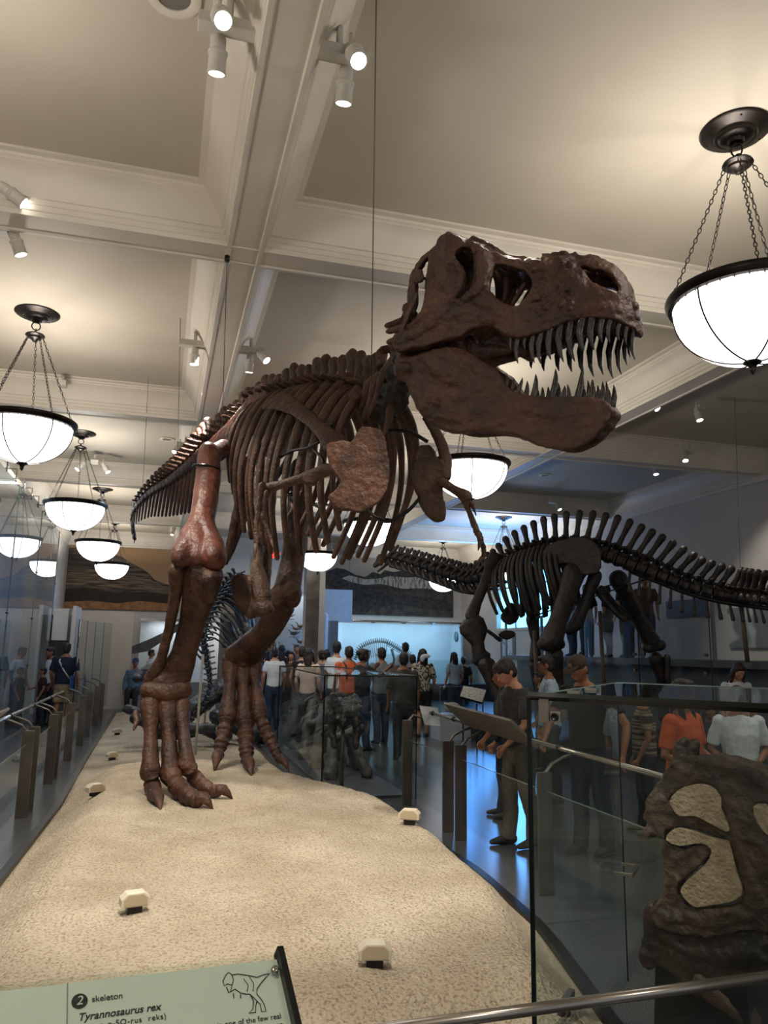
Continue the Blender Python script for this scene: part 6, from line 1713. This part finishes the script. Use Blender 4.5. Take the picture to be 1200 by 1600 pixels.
# the crowd behind the middle case
C_ = [
 (526, 1002, 13.8, -60, WHT, DKP, 'k', 'short', 'l', dict(extra=specs, hy=.7), 'man in white tee and dark glasses behind the middle case'),
 (546, 1010, 13.3, 5, ORG_, DKP, 'k', 'short', 'm', dict(extra=straps(BLACK), sleeve=.3, wide=1.15), 'man in orange with black backpack straps, back turned, behind the middle case'),
 (567, 1014, 12.4, -70, BLK, JEAN, 'k', 'bun', 'd', dict(armR=(V((.05, .2, -.12)), V((.05, .4, .02))), armL=(V((0, .22, -.16)), V((.05, .36, .0)))), 'woman raising a phone right of the orange backpacker'),
 (597, 1012, 13.3, 10, GRY, JEAN, 'k', 'short', 'm', dict(wide=1.15), 'man in plain grey tee, back turned, in the crowd'),
 (631, 1020, 11.4, -10, CHG, DKP, 'k', 'short', 'm', dict(sleeve=.7, wide=1.08), 'person in dark grey top, back turned, left of the bow-haired woman'),
 (661, 1014, 14.2, 0, FLORAL, BLK, 'k', 'long', 'l', dict(legs='shorts', sleeve=.65), 'woman in floral blouse and dark shorts with a white hair bow'),
 (634, 1004, 17.5, 0, LBL, JEAN, 'k', 'short', 'm', {}, 'person in pale blue behind the dark grey top'),
 (645, 1023, 15.5, 0, BLK, DKP, 'k', 'short', 'm', {}, 'short person in black between the grey top and the hair bow'),
 (483, 1013, 13.6, -35, PEACH, DKP, 'b', 'long', 'l', dict(hy=.2), 'woman in a peach top with long brown hair, face turned right'),
 (473, 1010, 14.6, -40, BLK, GREYP, 'b', 'short', 'l', dict(sleeve=0), 'man in a black sleeveless top left of the peach top'),
 (503, 1016, 15.3, 10, GRY, DKP, 'k', 'bun', 'l', {}, 'person with dark bun in grey, left one of two behind the white tee'),
 (511, 1015, 14.6, -10, GRY, DKP, 'k', 'short', 'l', {}, 'dark haired person in grey, right one of two beside the white tee'),
 (430, 1012, 16.0, 0, WHT, JEAN, 'k', 'short', 'l', {}, 'person in white tee with a dark pack, far left of the crowd'),
 (418, 1015, 18.5, 20, BLK, DKP, 'k', 'long', 'l', {}, 'dark haired visitor at the left end of the crowd'),
 (441, 1008, 18.0, -10, BLK, DKP, 'k', 'long', 'l', {}, 'tall long haired visitor in black right of the white tee'),
 (456, 1018, 17.0, 160, BRN, DKP, 'k', 'long', 'l', {}, 'visitor facing the camera in brown, mid crowd'),
 (464, 1007, 20.0, 170, GRY, DKP, 'g', 'short', 'l', {}, 'grey haired visitor far back before the bird display'),
 (425, 1020, 20.0, 30, WHT, DKP, 'k', 'short', 'l', {}, 'visitor in white far back at the left of the crowd'),
 (450, 1016, 21.0, 0, NAVY, DKP, 'k', 'short', 'l', {}, 'visitor in navy far back before the bird display'),
 (710, 1019, 17.6, 10, LBL, JEAN, 'k', 'long', 'l', {}, 'woman in pale blue blouse beyond the bow-haired woman'),
 (724, 1026, 18.6, -20, BLK, JEAN, 'k', 'short', 'm', {}, 'person in black left of the sauropod foreleg'),
 # left walkway
 (105, 1005, 16.6, -15, NAVY, KHAKI, 'b', 'short', 'm', dict(extra=xbody(mat('pale_strap', '#aeb4b8', rough=.6), -1, cloth('blue_bag', '#2d5f93', '#27527f')), wide=1.2, legs='shorts', sleeve=.6), 'man in navy tee and khaki shorts with a blue shoulder bag, left walkway'),
 (83, 1011, 17.4, 120, WHT, DKP, 'k', 'short', 'm', dict(hp=.2), 'bearded man in white behind the navy tee man'),
 (69, 1043, 17.0, 100, PLAID, DKP, 'k', 'short', 'm', dict(armR=(V((.03, .15, -.24)), V((-.02, .36, -.3)))), 'child in dark red plaid beside the bearded man'),
 (236, 1015, 22.6, -90, WHT, DKP, 'k', 'short', 'm', {}, 'child in white at the bench behind the right shin'),
 (1150, 1052, 9.6, 140, PEACH, DKP, 'b', 'short', 'l', {}, 'second head low beside the girl at the far right'),
 (845, 1050, 10.0, 60, BLK, DKP, 'k', 'short', 'm', {}, 'person in black beyond the pale blue shirt'),
]
for px, py, Y, rz, tm_, bm_, hr_, st__, sk_, kw, lb in C_:
    p_, z_ = ppos(px, py, Y)
    person(p_, R(rz), z_, lb, tm_, bm_, hr_, st__, sk_, vox=.014 if Y < 15 else .018, **kw)
# seated person on the bench
p_, z_ = ppos(212, 1033, 21.2)
person(V((p_.x, 21.2, 0)), R(175), 1.7, 'person in blue jacket and cap sitting on the bench behind the right shin', cloth('denim_jacket', '#5f7890', '#526a82'), DKP, 'k', 'short', 'm', vox=.018, sit=True, sleeve=1, cap=cloth('blue_cap', '#23456b', '#1d3a5a'))
# white bow and handbag of the floral woman
p_, z_ = ppos(661, 1014, 14.2)
tag(MB().ell((p_.x, 14.04, 1.50), (.1, .03, .045)).ell((p_.x-.07, 14.03, 1.46), (.05, .02, .07)).build('hair_bow', WHT, remesh=.012, smo=1), 'white bow in the long hair of the floral blouse woman', 'hair bow')
tag(MB().box((p_.x+.27, 14.15, .88), (.2, .12, .17)).tube([(p_.x+.2, 14.15, .96), (p_.x+.2, 14.15, 1.2), (p_.x+.14, 14.15, 1.36)], .008, 6).build('handbag', mat('grey_handbag', '#4a4f55', '#3d4147', 4, rough=.5), bevel=.02), 'dark grey handbag at the hip of the floral blouse woman', 'bag')
# visitors on the raised walkway
for px, X_, rz, tm_, bm_, sk_, lb in ((895, 9.7, 20, GRY, JEAN, 'l', 'person in light jeans on the raised walkway, leftmost'), (918, 9.8, -20, BLK, JEAN, 'l', 'person in dark jeans on the raised walkway, second from left'), (952, 9.7, 30, NAVY, JEAN, 'm', 'person in dark trousers on the walkway behind the sauropod thigh'), (982, 9.6, 0, BLK, BLK, 'l', 'person in black leggings on the walkway between the sauropod legs'), (1012, 9.7, 150, BRN, JEAN, 'm', 'man in brown tee with a bag on the walkway, right of the sauropod thigh')):
    p = at(px, 1020, x=X_)
    person(V((X_, p.y, 1.52)), R(rz), 1.72 if px != 952 else 1.6, lb, tm_, bm_, 'k', 'short', sk_, vox=.016)
